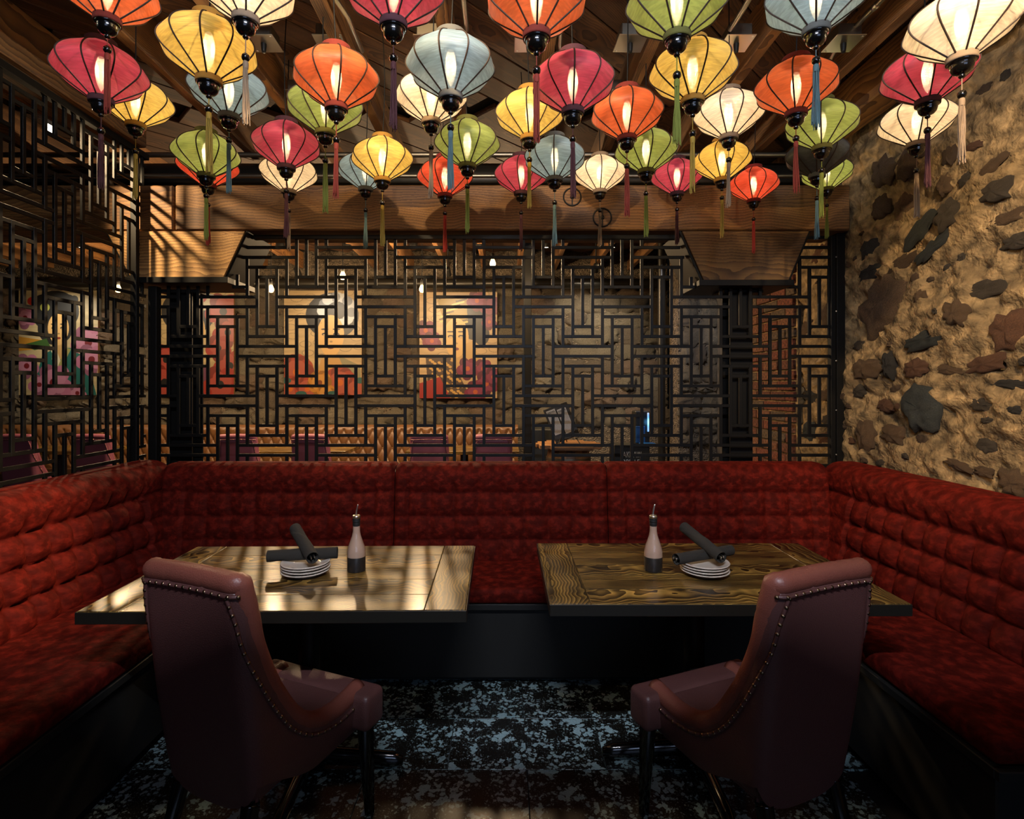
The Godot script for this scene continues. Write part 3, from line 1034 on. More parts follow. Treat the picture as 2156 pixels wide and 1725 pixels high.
# ------------------------------------------------------------------ chairs
const CURVE := [[0.0, 0.960], [0.006, 0.93], [0.014, 0.90], [0.025, 0.85], [0.037, 0.77], [0.068, 0.668], [0.111, 0.578], [0.164, 0.500], [0.240, 0.443], [0.344, 0.420], [0.474, 0.432]]
const HALF := 0.195      # half the width of a chair back

func lean_at(y: float) -> float:
	return 0.185 + 0.065 * pow(clampf((y - 0.29) / 0.67, 0.0, 1.0), 1.25)

func shell_at(a: float, y: float, off: float) -> Vector3:
	# a runs round the shell from the middle of the back (0) past the corner to the front of an arm
	var s := signf(a)
	var q := absf(a)
	var rc := 0.045
	var arc := rc * PI / 2
	var p := Vector2.ZERO
	var n := Vector2.ZERO
	if q < HALF - rc:
		p = Vector2(q, 0.0)
		n = Vector2(0, 1)
	elif q < HALF - rc + arc:
		var t := (q - HALF + rc) / rc
		n = Vector2(sin(t), cos(t))
		p = Vector2(HALF - rc, -rc) + n * rc
	else:
		n = Vector2(1, 0)
		p = Vector2(HALF, -rc - (q - HALF + rc - arc))
	# a slight outward bow of the back and the lean of its top
	var fwd := clampf(-p.y / 0.26, 0.0, 1.0)
	var back := lean_at(y) * (1.0 - fwd) + 0.205 * fwd
	p += n * off
	return Vector3(s * p.x, y, p.y + back)

func top_at(t: float) -> Vector2:   # the edge as (a, y); t in 0 .. 1 from the middle of the top to the front of the arm
	if t < 0.25:
		return Vector2(t / 0.25 * (HALF - 0.004), 0.96 + 0.006 * cos(t / 0.25 * PI / 2))
	var q := along(CURVE, (t - 0.25) / 0.75)
	return Vector2(HALF - 0.004 + q.x, q.y)

func make_chair(label: String, group: String, skin: Material, rim: Material) -> Node3D:
	var o := thing("dining_chair", label, "chair", Vector3.ZERO, 0.0, group)
	var th := 0.05
	var outer := grid(120, 26, func(u: float, v: float) -> Vector3:
		var t := u * 2.0 - 1.0
		var e := top_at(absf(t))
		var s := -1.0 if t < 0.0 else 1.0
		# outside from the bottom to the top, then the inside down again
		if v <= 0.5:
			var k := v * 2.0
			var low := 0.280 + 0.085 * pow(clampf(absf(e.x) / HALF, 0.0, 1.0), 3.2) * (1.0 - smoothstep(HALF - 0.02, HALF + 0.26, absf(e.x)))
			var y := lerpf(low, e.y - 0.012, k)
			var belly := -0.016 * pow(1.0 - k, 4.0) + 0.004 * sin(k * PI)
			return shell_at(s * e.x, y, belly)
		var k2 := (v - 0.5) * 2.0
		return shell_at(s * e.x, lerpf(e.y - 0.012, 0.30, k2), -th + 0.006 * sin(k2 * PI)))
	add("shell", outer, skin, o)
	# front ends of the arms
	for s in [-1.0, 1.0]:
		add("arm_front", grid(6, 12, func(u: float, v: float) -> Vector3:
			var y := lerpf(0.287, 0.425, v)
			return shell_at(s * (HALF + 0.47), y, -th * u) + Vector3(0, 0, -0.006 * sin(u * PI))), skin, o)
	# rolled rim along the whole edge
	var pts := []
	var rad := []
	for k in 141:
		var t := k / 140.0 * 2.0 - 1.0
		var e := top_at(absf(t))
		pts.append(shell_at((-1.0 if t < 0 else 1.0) * e.x, e.y - 0.018, -th * 0.5))
		var seam := 1.0
		for q in [0.09, 0.44, 0.66, 0.80]:
			if absf(absf(t) - q) < 0.008:
				seam = 0.955
		rad.append(0.030 * seam)
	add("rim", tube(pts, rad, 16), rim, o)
	# seam tape and nail heads a finger's width inside the edge
	var tape := []
	var nails := []
	var nail := lathe([[0.0062, 0.0], [0.0056, 0.003], [0.0034, 0.005], [0.0, 0.0058]], 10)
	for s in [-1.0, 1.0]:
		var path := []
		for k in 201:
			var e := top_at(k / 200.0)
			var e2 := top_at(minf((k + 1) / 200.0, 1.0))
			var e1 := top_at(maxf((k - 1) / 200.0, 0.0))
			var d := (e2 - e1).normalized()
			if k / 200.0 < 0.25:
				d = Vector2(1, 0)
			var q := e + Vector2(d.y, -d.x) * 0.045
			if path.is_empty() or (q.x > path[-1].x - 0.002 or q.y < path[-1].y - 0.001):
				path.append(Vector2(clampf(q.x, 0.0, HALF + 0.46), q.y))
		for k in 8:
			path.append(Vector2(HALF + 0.46, lerpf(0.385, 0.30, k / 7.0)))
		var line := []
		var run := 0.0
		for k in path.size():
			var q: Vector2 = path[k]
			line.append(shell_at(s * q.x, q.y, 0.0035))
			if k > 0:
				run += line[k].distance_to(line[k - 1])
			if run > 0.024 or k == 0:
				run = 0.0
				var nrm: Vector3 = (shell_at(s * q.x, q.y, 0.02) - line[k]).normalized()
				var side: Vector3 = nrm.cross(Vector3.UP).normalized()
				nails.append([nail, Transform3D(Basis(side, nrm, side.cross(nrm)), line[k] + nrm * 0.002)])
		tape.append([tube(line, 0.006, 6, Vector2(1.0, 1.0)), Transform3D.IDENTITY])
	add("seam_tape", joined(tape), skin, o)
	stuff(add("nail_heads", joined(nails), M.nail, o))
	# seat with a wider front
	add("seat_cushion", rbox(2.0 * (HALF - th) + 0.012, 0.12, 0.39, 0.022), skin, o, at(0, 0.362, -0.035))
	add("seat_front", rbox(0.51, 0.125, 0.105, 0.024), skin, o, at(0, 0.362, -0.272))
	for s in [-1.0, 1.0]:
		add("leg", tube([Vector3(s * 0.215, 0.31, -0.262), Vector3(s * 0.222, 0.001, -0.275)], [0.036, 0.022], 4), M.black_gloss, o)
		add("leg", tube([Vector3(s * 0.135, 0.30, 0.15), Vector3(s * 0.15, 0.001, 0.235)], [0.034, 0.02], 4), M.black_gloss, o)
	return o

func chairs() -> void:
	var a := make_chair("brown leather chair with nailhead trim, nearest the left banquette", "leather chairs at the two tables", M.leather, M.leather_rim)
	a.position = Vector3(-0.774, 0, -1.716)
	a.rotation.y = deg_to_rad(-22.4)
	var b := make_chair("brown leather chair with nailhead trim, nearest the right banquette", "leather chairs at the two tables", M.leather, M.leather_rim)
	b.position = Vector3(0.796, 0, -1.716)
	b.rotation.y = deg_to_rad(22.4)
	var c := make_chair("", "purple chairs in the next room", M.leather_purple, M.leather_purple)
	var places := [[-4.97, "purple leather chair farthest left behind the tall screen"], [-4.22, "purple leather chair below the painting of a woman in teal"], [-2.73, "purple leather chair below the painting with red poppies"], [-1.97, "purple leather chair below the painting with chrysanthemums"], [-0.76, "purple leather chair below the painting with crimson orchids"], [-0.117, "purple leather chair beside the thin dark post"]]
	for k in places.size():
		var d := c if k == 0 else (c.duplicate() as Node3D)
		if k > 0:
			d.name = numbered(self, "dining_chair")
			add_child(d, true)
		d.position = Vector3(places[k][0], 0, -5.80)
		d.rotation.y = 0.05 * (k % 3 - 1)
		d.set_meta("label", places[k][1])

# ------------------------------------------------------------------ tableware
func tableware() -> void:
	var plate := lathe([[0.0, 0.004], [0.045, 0.004], [0.048, 0.0], [0.053, 0.0], [0.055, 0.004], [0.085, 0.0135], [0.0905, 0.0165], [0.0905, 0.020], [0.087, 0.0205], [0.060, 0.011], [0.052, 0.008], [0.0, 0.0078]], 48)
	var places := ["lowest", "second lowest", "second highest", "topmost"]
	for side in 2:
		var where := ["left", "right"][side] as String
		var x := [-0.757, 0.768][side] as float
		for k in 4:
			var off := Vector3(0.002 * sin(k * 2.1 + side), 0.750 + k * 0.0098, -2.09 + 0.002 * cos(k * 1.7))
			tag(add("plate", plate, M.porcelain, self, Transform3D(Basis.IDENTITY, Vector3(x, 0, 0) + off)), "small white plate, %s of the stack on the %s table" % [places[k], where], "plate", "white plates on the %s table" % where)
	bottle(Vector3(-0.572, 0.75, -2.125), "pink sauce bottle with steel pourer on the left table")
	bottle(Vector3(0.583, 0.75, -2.125), "pink sauce bottle with steel pourer on the right table")
	roll(Vector3(-0.905, 0.817, -2.09), Vector3(-0.645, 0.819, -2.13), 0.0205, 3, "dark napkin roll lying level on the left plate stack")
	roll(Vector3(-0.707, 0.829, -2.025), Vector3(-0.853, 0.886, -2.235), 0.0215, 5, "dark napkin roll leaning across another on the left plates")
	roll(Vector3(0.645, 0.817, -2.05), Vector3(0.905, 0.817, -2.17), 0.0195, 7, "charcoal napkin roll lying level on the right plate stack")
	roll(Vector3(0.812, 0.829, -2.03), Vector3(0.745, 0.886, -2.26), 0.0205, 9, "charcoal napkin roll leaning across another on the right plates")

func bottle(p: Vector3, label: String) -> void:
	var o := thing("sauce_bottle", label, "bottle", p)
	var body := [[0.0, 0.0], [0.034, 0.0], [0.0355, 0.003], [0.0355, 0.068], [0.0345, 0.080], [0.0310, 0.096], [0.024, 0.116], [0.0175, 0.136], [0.0145, 0.152], [0.0138, 0.180]]
	add("glass", lathe(body, 32), M.clear, o)
	add("residue", lathe([[0.0347, 0.0568], [0.0347, 0.068], [0.0337, 0.080], [0.0302, 0.096], [0.0232, 0.116], [0.0168, 0.136], [0.0138, 0.152], [0.0131, 0.179]], 32), M.frosted, o)
	add("sauce", lathe([[0.0, 0.002], [0.034, 0.002], [0.0345, 0.006], [0.0345, 0.056], [0.0, 0.0565]], 32), M.sauce, o)
	var st := add("stopper", lathe([[0.0118, 0.166], [0.0145, 0.180], [0.0145, 0.186], [0.013, 0.188], [0.0150, 0.191], [0.0150, 0.196], [0.013, 0.198], [0.0150, 0.201], [0.0150, 0.206], [0.0, 0.207]], 20), mat(Color(0.10, 0.10, 0.09), 0.6), o)
	st.set_meta("label", "black ribbed stopper")
	add("collar", lathe([[0.0, 0.2055], [0.0155, 0.2055], [0.0158, 0.212], [0.013, 0.216], [0.006, 0.2175], [0.0, 0.218]], 20), M.chrome, st)
	var pts := []
	for k in 8:
		var t := k / 7.0
		pts.append(Vector3(-0.002 + 0.005 * t + 0.003 * t * t, 0.215 + 0.042 * t, 0))
	add("spout", tube(pts, [0.0042, 0.0042, 0.004, 0.0038, 0.0036, 0.0034, 0.0032, 0.003], 10), M.chrome, st)

func roll(a: Vector3, b: Vector3, r: float, seed_: int, label: String) -> void:
	# a napkin wrapped on the slant round cutlery; a is the end that shows the handles
	var ln := a.distance_to(b)
	var n := noise(2.0, seed_, 2)
	var d := (b - a) / ln
	var x := d.cross(Vector3.UP).normalized()
	var o := thing("napkin_roll", label, "napkin", a)
	o.transform = Transform3D(Basis(x, d, x.cross(d)), a)
	add("cloth", grid(40, 46, func(u: float, v: float) -> Vector3:
		var ang := u * TAU
		var k := clampf((v - 0.08) / 0.84, 0.0, 1.0)
		var rr := r * (1.0 + 0.03 * n.get_noise_2d(cos(ang) * 1.5, k * 3.0 + sin(ang)))
		# the free edge of the cloth climbs round the roll as a step
		var f := fposmod(u - k * 0.9 + 0.3, 1.0)
		rr *= 1.0 + 0.10 * smoothstep(0.0, 0.04, f) * (1.0 - f)
		var y := k * ln
		if v < 0.08:
			rr *= lerpf(0.70, 1.0, v / 0.08)
			y = 0.025 * (1.0 - v / 0.08)
		if v > 0.92:
			rr *= lerpf(1.0, 0.70, (v - 0.92) / 0.08)
			y = ln - 0.02 * (v - 0.92) / 0.08
		return Vector3(cos(ang) * rr, y, sin(ang) * rr), true), M.napkin, o)
	add("lining", rod(Vector3(0, 0.018, 0), Vector3(0, ln - 0.015, 0), r * 0.78, 16), M.sauce, o)
	var names := ["fork", "knife"]
	for k in 2:
		var s := -0.0065 + 0.013 * k
		var q := [Vector3(s, -0.006 + 0.004 * k, 0.003), Vector3(s, 0.003, 0.003), Vector3(s, 0.05, 0.003)]
		var c := tag(add(names[k], tube(q, [0.0035, 0.0048, 0.004], 8, Vector2(1.0, 0.6)), M.chrome, self, o.transform), "steel %s handle tip in the %s" % [names[k], label], "cutlery")

# ------------------------------------------------------------------ lanterns
const LANTERNS := [
	["blue", -1.56, 2.455, -1.50, 0.99, 1, "blue silk lantern nearest the camera at the far left corner"],
	["orange", -1.16, 2.486, -1.60, 0.95, 1, "orange silk lantern with red tassel hanging before the crimson left one"],
	["white", -0.708, 2.421, -1.50, 0.94, 1, "white silk lantern with grey tassel hanging right before a yellow one"],
	["magenta", -0.292, 2.374, -1.45, 0.96, 1, "crimson silk lantern with plum tassel, before the large blue one"],
	["orange", 0.091, 2.375, -1.50, 1.0, 1, "orange silk lantern in the front row near the middle, red tassel"],
	["green", 0.490, 2.398, -1.543, 1.0, 1, "large green silk lantern hanging in the front row, green tassel"],
	["blue", 0.919, 2.457, -1.606, 1.0, 1, "pale blue silk lantern with frayed teal tassel, second from stone wall"],
	["white", 1.316, 2.352, -1.568, 1.0, 1, "cream silk lantern nearest the camera, beside the stone wall"],
	["magenta", -1.370, 2.384, -1.860, 1.0, 1, "crimson silk lantern hanging by the tall left fretwork screen"],
	["yellow", -0.960, 2.405, -1.780, 1.05, 1, "large yellow silk lantern left of the front white one"],
	["orange", -0.560, 2.345, -1.830, 1.0, 1, "orange silk lantern overlapping a green one, left of large blue"],
	["blue", -0.174, 2.362, -1.800, 1.04, 1, "large blue silk lantern just left of the middle, above a white one"],
	["magenta", 0.234, 2.338, -1.844, 1.0, 1, "crimson silk lantern in the second row, right of the middle"],
	["yellow", 0.631, 2.364, -1.822, 1.0, 1, "yellow silk lantern under the large green one"],
	["orange", 1.063, 2.402, -1.985, 1.0, 1, "orange silk lantern below the pale blue one, overlapping a green"],
	["magenta", 1.472, 2.397, -1.896, 1.0, 1, "pinkish crimson silk lantern under the cream one by the stone wall"],
	["yellow", -1.521, 2.489, -2.258, 1.0, 1, "yellow silk lantern half hidden behind the crimson left one"],
	["blue", -1.080, 2.468, -2.150, 1.05, 1, "grey-blue silk lantern half hidden behind the large yellow one"],
	["green", -0.717, 2.427, -2.200, 1.06, 1, "green silk lantern half hidden behind the orange one on the left"],
	["white", -0.278, 2.429, -2.100, 0.97, 1, "white silk lantern half hidden behind the large blue one"],
	["yellow", 0.107, 2.428, -2.239, 1.0, 1, "yellow silk lantern half hidden by the front orange tassel"],
	["orange", 0.488, 2.389, -2.158, 1.0, 1, "orange silk lantern in the third row, between crimson and white"],
	["white", 0.951, 2.461, -2.306, 1.0, 1, "white silk lantern left of the orange one below pale blue"],
	["green", 1.332, 2.408, -2.286, 1.0, 1, "green silk lantern hanging above the unlit grey one"],
	["white", 1.745, 2.431, -2.307, 1.0, 1, "bluish white silk lantern close to the stone wall, cream tassel"],
	["green", -1.306, 2.336, -2.400, 0.98, 1, "green silk lantern hanging in front of the red one at left"],
	["magenta", -0.974, 2.388, -2.450, 1.046, 1, "rose crimson silk lantern above the small white one at left"],
	["yellow", -0.558, 2.361, -2.518, 1.0, 1, "yellow silk lantern in front of the small grey-blue one"],
	["green", -0.162, 2.395, -2.450, 1.04, 1, "green silk lantern in front of the small red one near middle"],
	["blue", 0.235, 2.359, -2.507, 1.0, 1, "blue silk lantern in front of a rose one near the middle"],
	["green", 0.653, 2.393, -2.502, 1.0, 1, "green silk lantern right of the small white one, before crimson"],
	["yellow", 1.101, 2.449, -2.752, 1.0, 1, "yellow silk lantern beneath the white one at right"],
	["blue", 1.522, 2.432, -2.652, 1.0, 0, "unlit dark grey silk lantern hanging between two green ones"],
	["red", -1.487, 2.417, -2.750, 1.02, 1, "red silk lantern mostly hidden behind the green one at left"],
	["white", -1.088, 2.394, -2.768, 1.0, 1, "small white silk lantern in the back row under the rose one"],
	["blue", -0.716, 2.433, -2.838, 1.0, 1, "small grey-blue silk lantern in the back row behind yellow"],
	["red", -0.299, 2.383, -2.792, 1.0, 1, "small red silk lantern in the back row near the middle"],
	["magenta", 0.093, 2.425, -2.876, 1.0, 1, "small rose silk lantern in the back row behind the blue one"],
	["white", 0.530, 2.479, -3.000, 1.0, 1, "small white silk lantern in the back row over the iron rings"],
	["magenta", 0.969, 2.484, -3.050, 0.99, 1, "small crimson silk lantern in the back row behind green"],
	["red", 1.397, 2.447, -3.050, 0.95, 1, "small red silk lantern in the back row over the dark corbel"],
	["green", 1.800, 2.510, -3.040, 0.92, 1, "small green silk lantern behind the unlit grey one"],
]

func lanterns() -> void:
	var prof := [[0.0365, 0.0], [0.066, 0.020], [0.098, 0.042], [0.124, 0.062], [0.1375, 0.080], [0.1400, 0.094], [0.1345, 0.110], [0.119, 0.130], [0.096, 0.149], [0.070, 0.165], [0.046, 0.180]]
	var shade := grid(40, 26, func(u: float, v: float) -> Vector3:
		var q := along(prof, v)
		var a := u * TAU
		var f := fposmod(u * 10.0, 1.0) - 0.5
		var sag := cos(PI / 10.0) / cos(f * TAU / 10.0)
		var r := q.x * lerpf(1.0, sag, 0.9)
		return Vector3(cos(a) * r, q.y, sin(a) * r), true, Vector2(2.0, 1.0))
	var rp := []
	for k in 23:
		var q := along(prof, k / 22.0)
		rp.append(Vector3(q.x + 0.0008, q.y, 0))
	var rib := tube(rp, 0.0026, 6)
	var ring_low := lathe([[0.033, -0.017], [0.0375, -0.017], [0.0385, -0.012], [0.0385, 0.001], [0.037, 0.004], [0.034, 0.004]], 24)
	var ring_top := lathe([[0.040, 0.176], [0.047, 0.176], [0.048, 0.180], [0.047, 0.196], [0.044, 0.198], [0.041, 0.196]], 24)
	var finial := lathe([[0.034, -0.014], [0.0345, -0.019], [0.031, -0.023], [0.0285, -0.024], [0.029, -0.030], [0.026, -0.040], [0.020, -0.047], [0.013, -0.050], [0.008, -0.0515], [0.0075, -0.055], [0.009, -0.058], [0.006, -0.062], [0.0, -0.063]], 24)
	var bead := lathe([[0.0, -0.012], [0.006, -0.0108], [0.0105, -0.006], [0.012, 0.0], [0.0105, 0.006], [0.006, 0.0108], [0.0, 0.012]], 16)
	var bulb := lathe([[0.0, 0.024], [0.006, 0.034], [0.012, 0.050], [0.0165, 0.075], [0.0175, 0.095], [0.015, 0.118], [0.010, 0.136], [0.008, 0.142]], 14)
	var filament := lathe([[0.0, 0.050], [0.0035, 0.058], [0.0055, 0.075], [0.006, 0.095], [0.005, 0.118], [0.0, 0.132]], 10)
	var socket := lathe([[0.0, 0.140], [0.014, 0.140], [0.014, 0.175], [0.006, 0.182], [0.0, 0.183]], 12)
	var r2 := RandomNumberGenerator.new()
	r2.seed = 5
	var tassels := []
	for v in 3:
		var strands := [[lathe([[0.003, 0.004], [0.0075, 0.0], [0.0085, -0.008], [0.0075, -0.02]], 10), Transform3D.IDENTITY]]
		for k in 34:
			var a := r2.randf() * TAU
			var r := 0.0105 * sqrt(r2.randf())
			var ln := r2.randf_range(0.165, 0.190)
			var pts := []
			for s in 6:
				var t := s / 5.0
				var w := 0.5 + 0.5 * t
				pts.append(Vector3(cos(a) * r * w + 0.0018 * sin(t * 5.0 + k), 0.001 - ln * t, sin(a) * r * w + 0.0018 * cos(t * 4.0 + k * 2.0)))
			strands.append([tube(pts, 0.0014, 4), Transform3D.IDENTITY])
		tassels.append(joined(strands))
	var warm := Color(1.0, 0.90, 0.74)
	var i := 0
	for q in LANTERNS:
		var key: String = q[0]
		var s: float = q[4]
		var lit: bool = q[5] == 1
		var o := thing("silk_lantern", q[6], "lantern", Vector3(q[1], q[2] + 0.063 * s, q[3]), i * 0.7, "silk lanterns under the ceiling")
		o.scale = Vector3.ONE * s
		var cloth: Material = M.silk[key]
		if not lit:
			cloth = M.unlit_silk
		add("shade", shade, cloth, o)
		for k in 10:
			add("rib", rib, M.rib, o, Transform3D(Basis(Vector3.UP, TAU * k / 10.0), Vector3.ZERO))
		add("top_ring", ring_top, M.ring[key], o)
		add("bottom_ring", ring_low, M.ring[key], o)
		add("finial", finial, M.black_gloss, o)
		var long := 0.011 * sin(i * 2.3)
		var ta := add("tassel", tassels[i % 3], M.tassel[key], o, at(0, -0.118 + long, 0, i * 1.3))
		add("cord", rod(Vector3(0, 0.056 - long, 0), Vector3.ZERO, 0.0016, 6), M.tassel[key], ta)
		add("bead", bead, M.black_gloss, ta, at(0, 0.013, 0))
		var top: float = (3.12 - q[2]) / s - 0.063
		var pts := []
		for k in 9:
			var t := k / 8.0
			pts.append(Vector3(0.010 * sin(t * PI) * sin(i * 1.7), lerpf(0.178, top, t), 0.010 * sin(t * PI) * cos(i * 1.7)))
		add("cable", tube(pts, 0.0024, 6), M.black_steel, o)
		var so := add("socket", socket, M.black_steel, o)
		if lit:
			add("bulb", bulb, M.bulb_glass, so)
			add("filament", filament, M.bulb, so)
			omni(o, Vector3(0, 0.098, 0), warm, LANTERN_ENERGY, 0.012)
		i += 1

const LANTERN_ENERGY := 0.062

# ------------------------------------------------------------------ ceiling fittings
const BOX_PLACES := ["behind the front white lantern at left", "left of the crimson front lantern", "behind the large blue lantern", "behind the front orange lantern near the middle", "left of the large green front lantern", "right of the large green front lantern", "below the pale blue front lantern", "behind the orange lantern, above rose crimson one", "above the half hidden green lantern at left", "above the orange third-row lantern", "above the white lantern at right"]
const COUNTING := ["leftmost", "second from left", "third from left", "fourth from left", "fifth from left", "fifth from right", "fourth from right", "third from right", "second from right", "rightmost"]

func fittings() -> void:
	var k := 0
	for z in [-2.37, -2.80]:
		for x in [-1.06, -0.77, -0.34, 0.09, 0.53, 0.99, 1.455]:
			if z == -2.80 and (x > 1.0 or absf(x) < 0.4):
				continue
			var o := thing("junction_box", "steel junction box with cover plate %s" % BOX_PLACES[k], "junction box", Vector3(x + 0.02, 0, z), 0.03 * sin(k * 2.0), "junction boxes beside the rafters")
			add("box", box(0.10, 0.055, 0.10, 0.004), M.dull_steel, o, at(0, 2.985, 0))
			add("cover_plate", box(0.125, 0.004, 0.125, 0.0015), M.steel, o, at(0, 2.955, 0))
			add("cord_grip", lathe([[0.0, 2.915], [0.008, 2.915], [0.010, 2.925], [0.012, 2.945], [0.012, 2.954]], 10), M.black_steel, o)
			for s in [[-0.05, -0.05], [0.05, 0.05]]:
				add("screw", lathe([[0.0, 2.9505], [0.005, 2.951], [0.005, 2.9535]], 8), M.chrome, o, at(s[0], 0, s[1]))
			k += 1
	var runs := [[-0.685, -1.0, -2.45, "steel conduit bent along the rafter left of the crimson front lantern"], [-1.115, -1.0, -2.40, "steel conduit bent along the rafter behind the front white lantern"], [0.245, -1.1, -2.9, "steel conduit running back above the front orange lantern"], [0.905, -0.9, -2.3, "steel conduit bent along the rafter above the green lantern"], [1.50, -0.9, -3.0, "steel conduit along the rafter nearest the stone wall"], [-0.205, -0.9, -2.30, "steel conduit above the large blue lantern"]]
	for r in runs:
		var pts := []
		for t in 21:
			var s := t / 20.0
			pts.append(Vector3(r[0] + 0.05 * smoothstep(0.72, 0.86, s) , 3.0 - 0.03 * smoothstep(0.70, 0.9, s), lerpf(r[1], r[2], s)))
		var c := tag(add("conduit", tube(pts, 0.011, 10), M.steel), r[3], "conduit")
		for s in [0.35, 0.62]:
			var p := Vector3(r[0], 3.0, lerpf(r[1], r[2], s))
			add("clip", rod(p + Vector3(0, 0, -0.012), p + Vector3(0, 0, 0.012), 0.0145, 10), M.steel, c)
	# spot lamps over the aisle left of the tall screen
	track_spot(Vector3(-2.62, 2.97, -2.72), Vector3(-1.72, 2.22, -3.25), "bright spot lamp over the aisle, nearer the camera", 6.0, 30.0)
	track_spot(Vector3(-2.62, 2.97, -3.16), Vector3(-1.42, 0.97, -1.16), "bright spot lamp over the aisle near the beam end", 1.5, 30.0)
	# spot lamps behind the camera that light chairs and tables
	track_spot(Vector3(0.2, 2.96, -0.8), Vector3(-2.0, 1.02, -2.0), "narrow ceiling spot lamp aimed at the left banquette back", 14.0, 11.0)
	track_spot(Vector3(0.9, 2.96, -0.35), Vector3(2.05, 1.75, -2.35), "ceiling spot lamp aimed at the stone wall", 7.5, 25.0)
	track_spot(Vector3(1.25, 2.85, -4.55), Vector3(1.95, 1.35, -5.65), "spot lamp aimed at the grey stone pier beyond the screen", 2.5, 38.0, Color(0.95, 0.95, 1.0))
	track_spot(Vector3(-0.35, 2.96, -0.9), Vector3(0.0, 2.45, -3.2), "ceiling spot lamp aimed at the long beam", 4.0, 40.0)

func track_spot(p: Vector3, to: Vector3, label: String, energy: float, angle: float, c := Color(1.0, 0.86, 0.66)) -> void:
	var o := thing("spot_lamp", label, "spot lamp", p)
	var d := (to - p).normalized()
	var b := Basis.looking_at(d, Vector3.UP if absf(d.y) < 0.97 else Vector3.BACK) * Basis(Vector3.RIGHT, -PI / 2)
	var t := Transform3D(b, Vector3.ZERO)
	add("housing", lathe([[0.0, -0.05], [0.026, -0.05], [0.032, -0.04], [0.034, 0.045], [0.030, 0.045], [0.028, 0.030]], 18), M.black_steel, o, t)
	add("lens", lathe([[0.0, 0.026], [0.028, 0.027], [0.028, 0.031], [0.0, 0.034]], 16), M.lens, o, t)
	add("stem", rod(Vector3(0, 0.02, 0), Vector3(0, 3.145 - p.y, 0), 0.008, 8), M.black_steel, o)
	spot(o, d * 0.05, d * 2.0, c, energy, angle, 0.03)

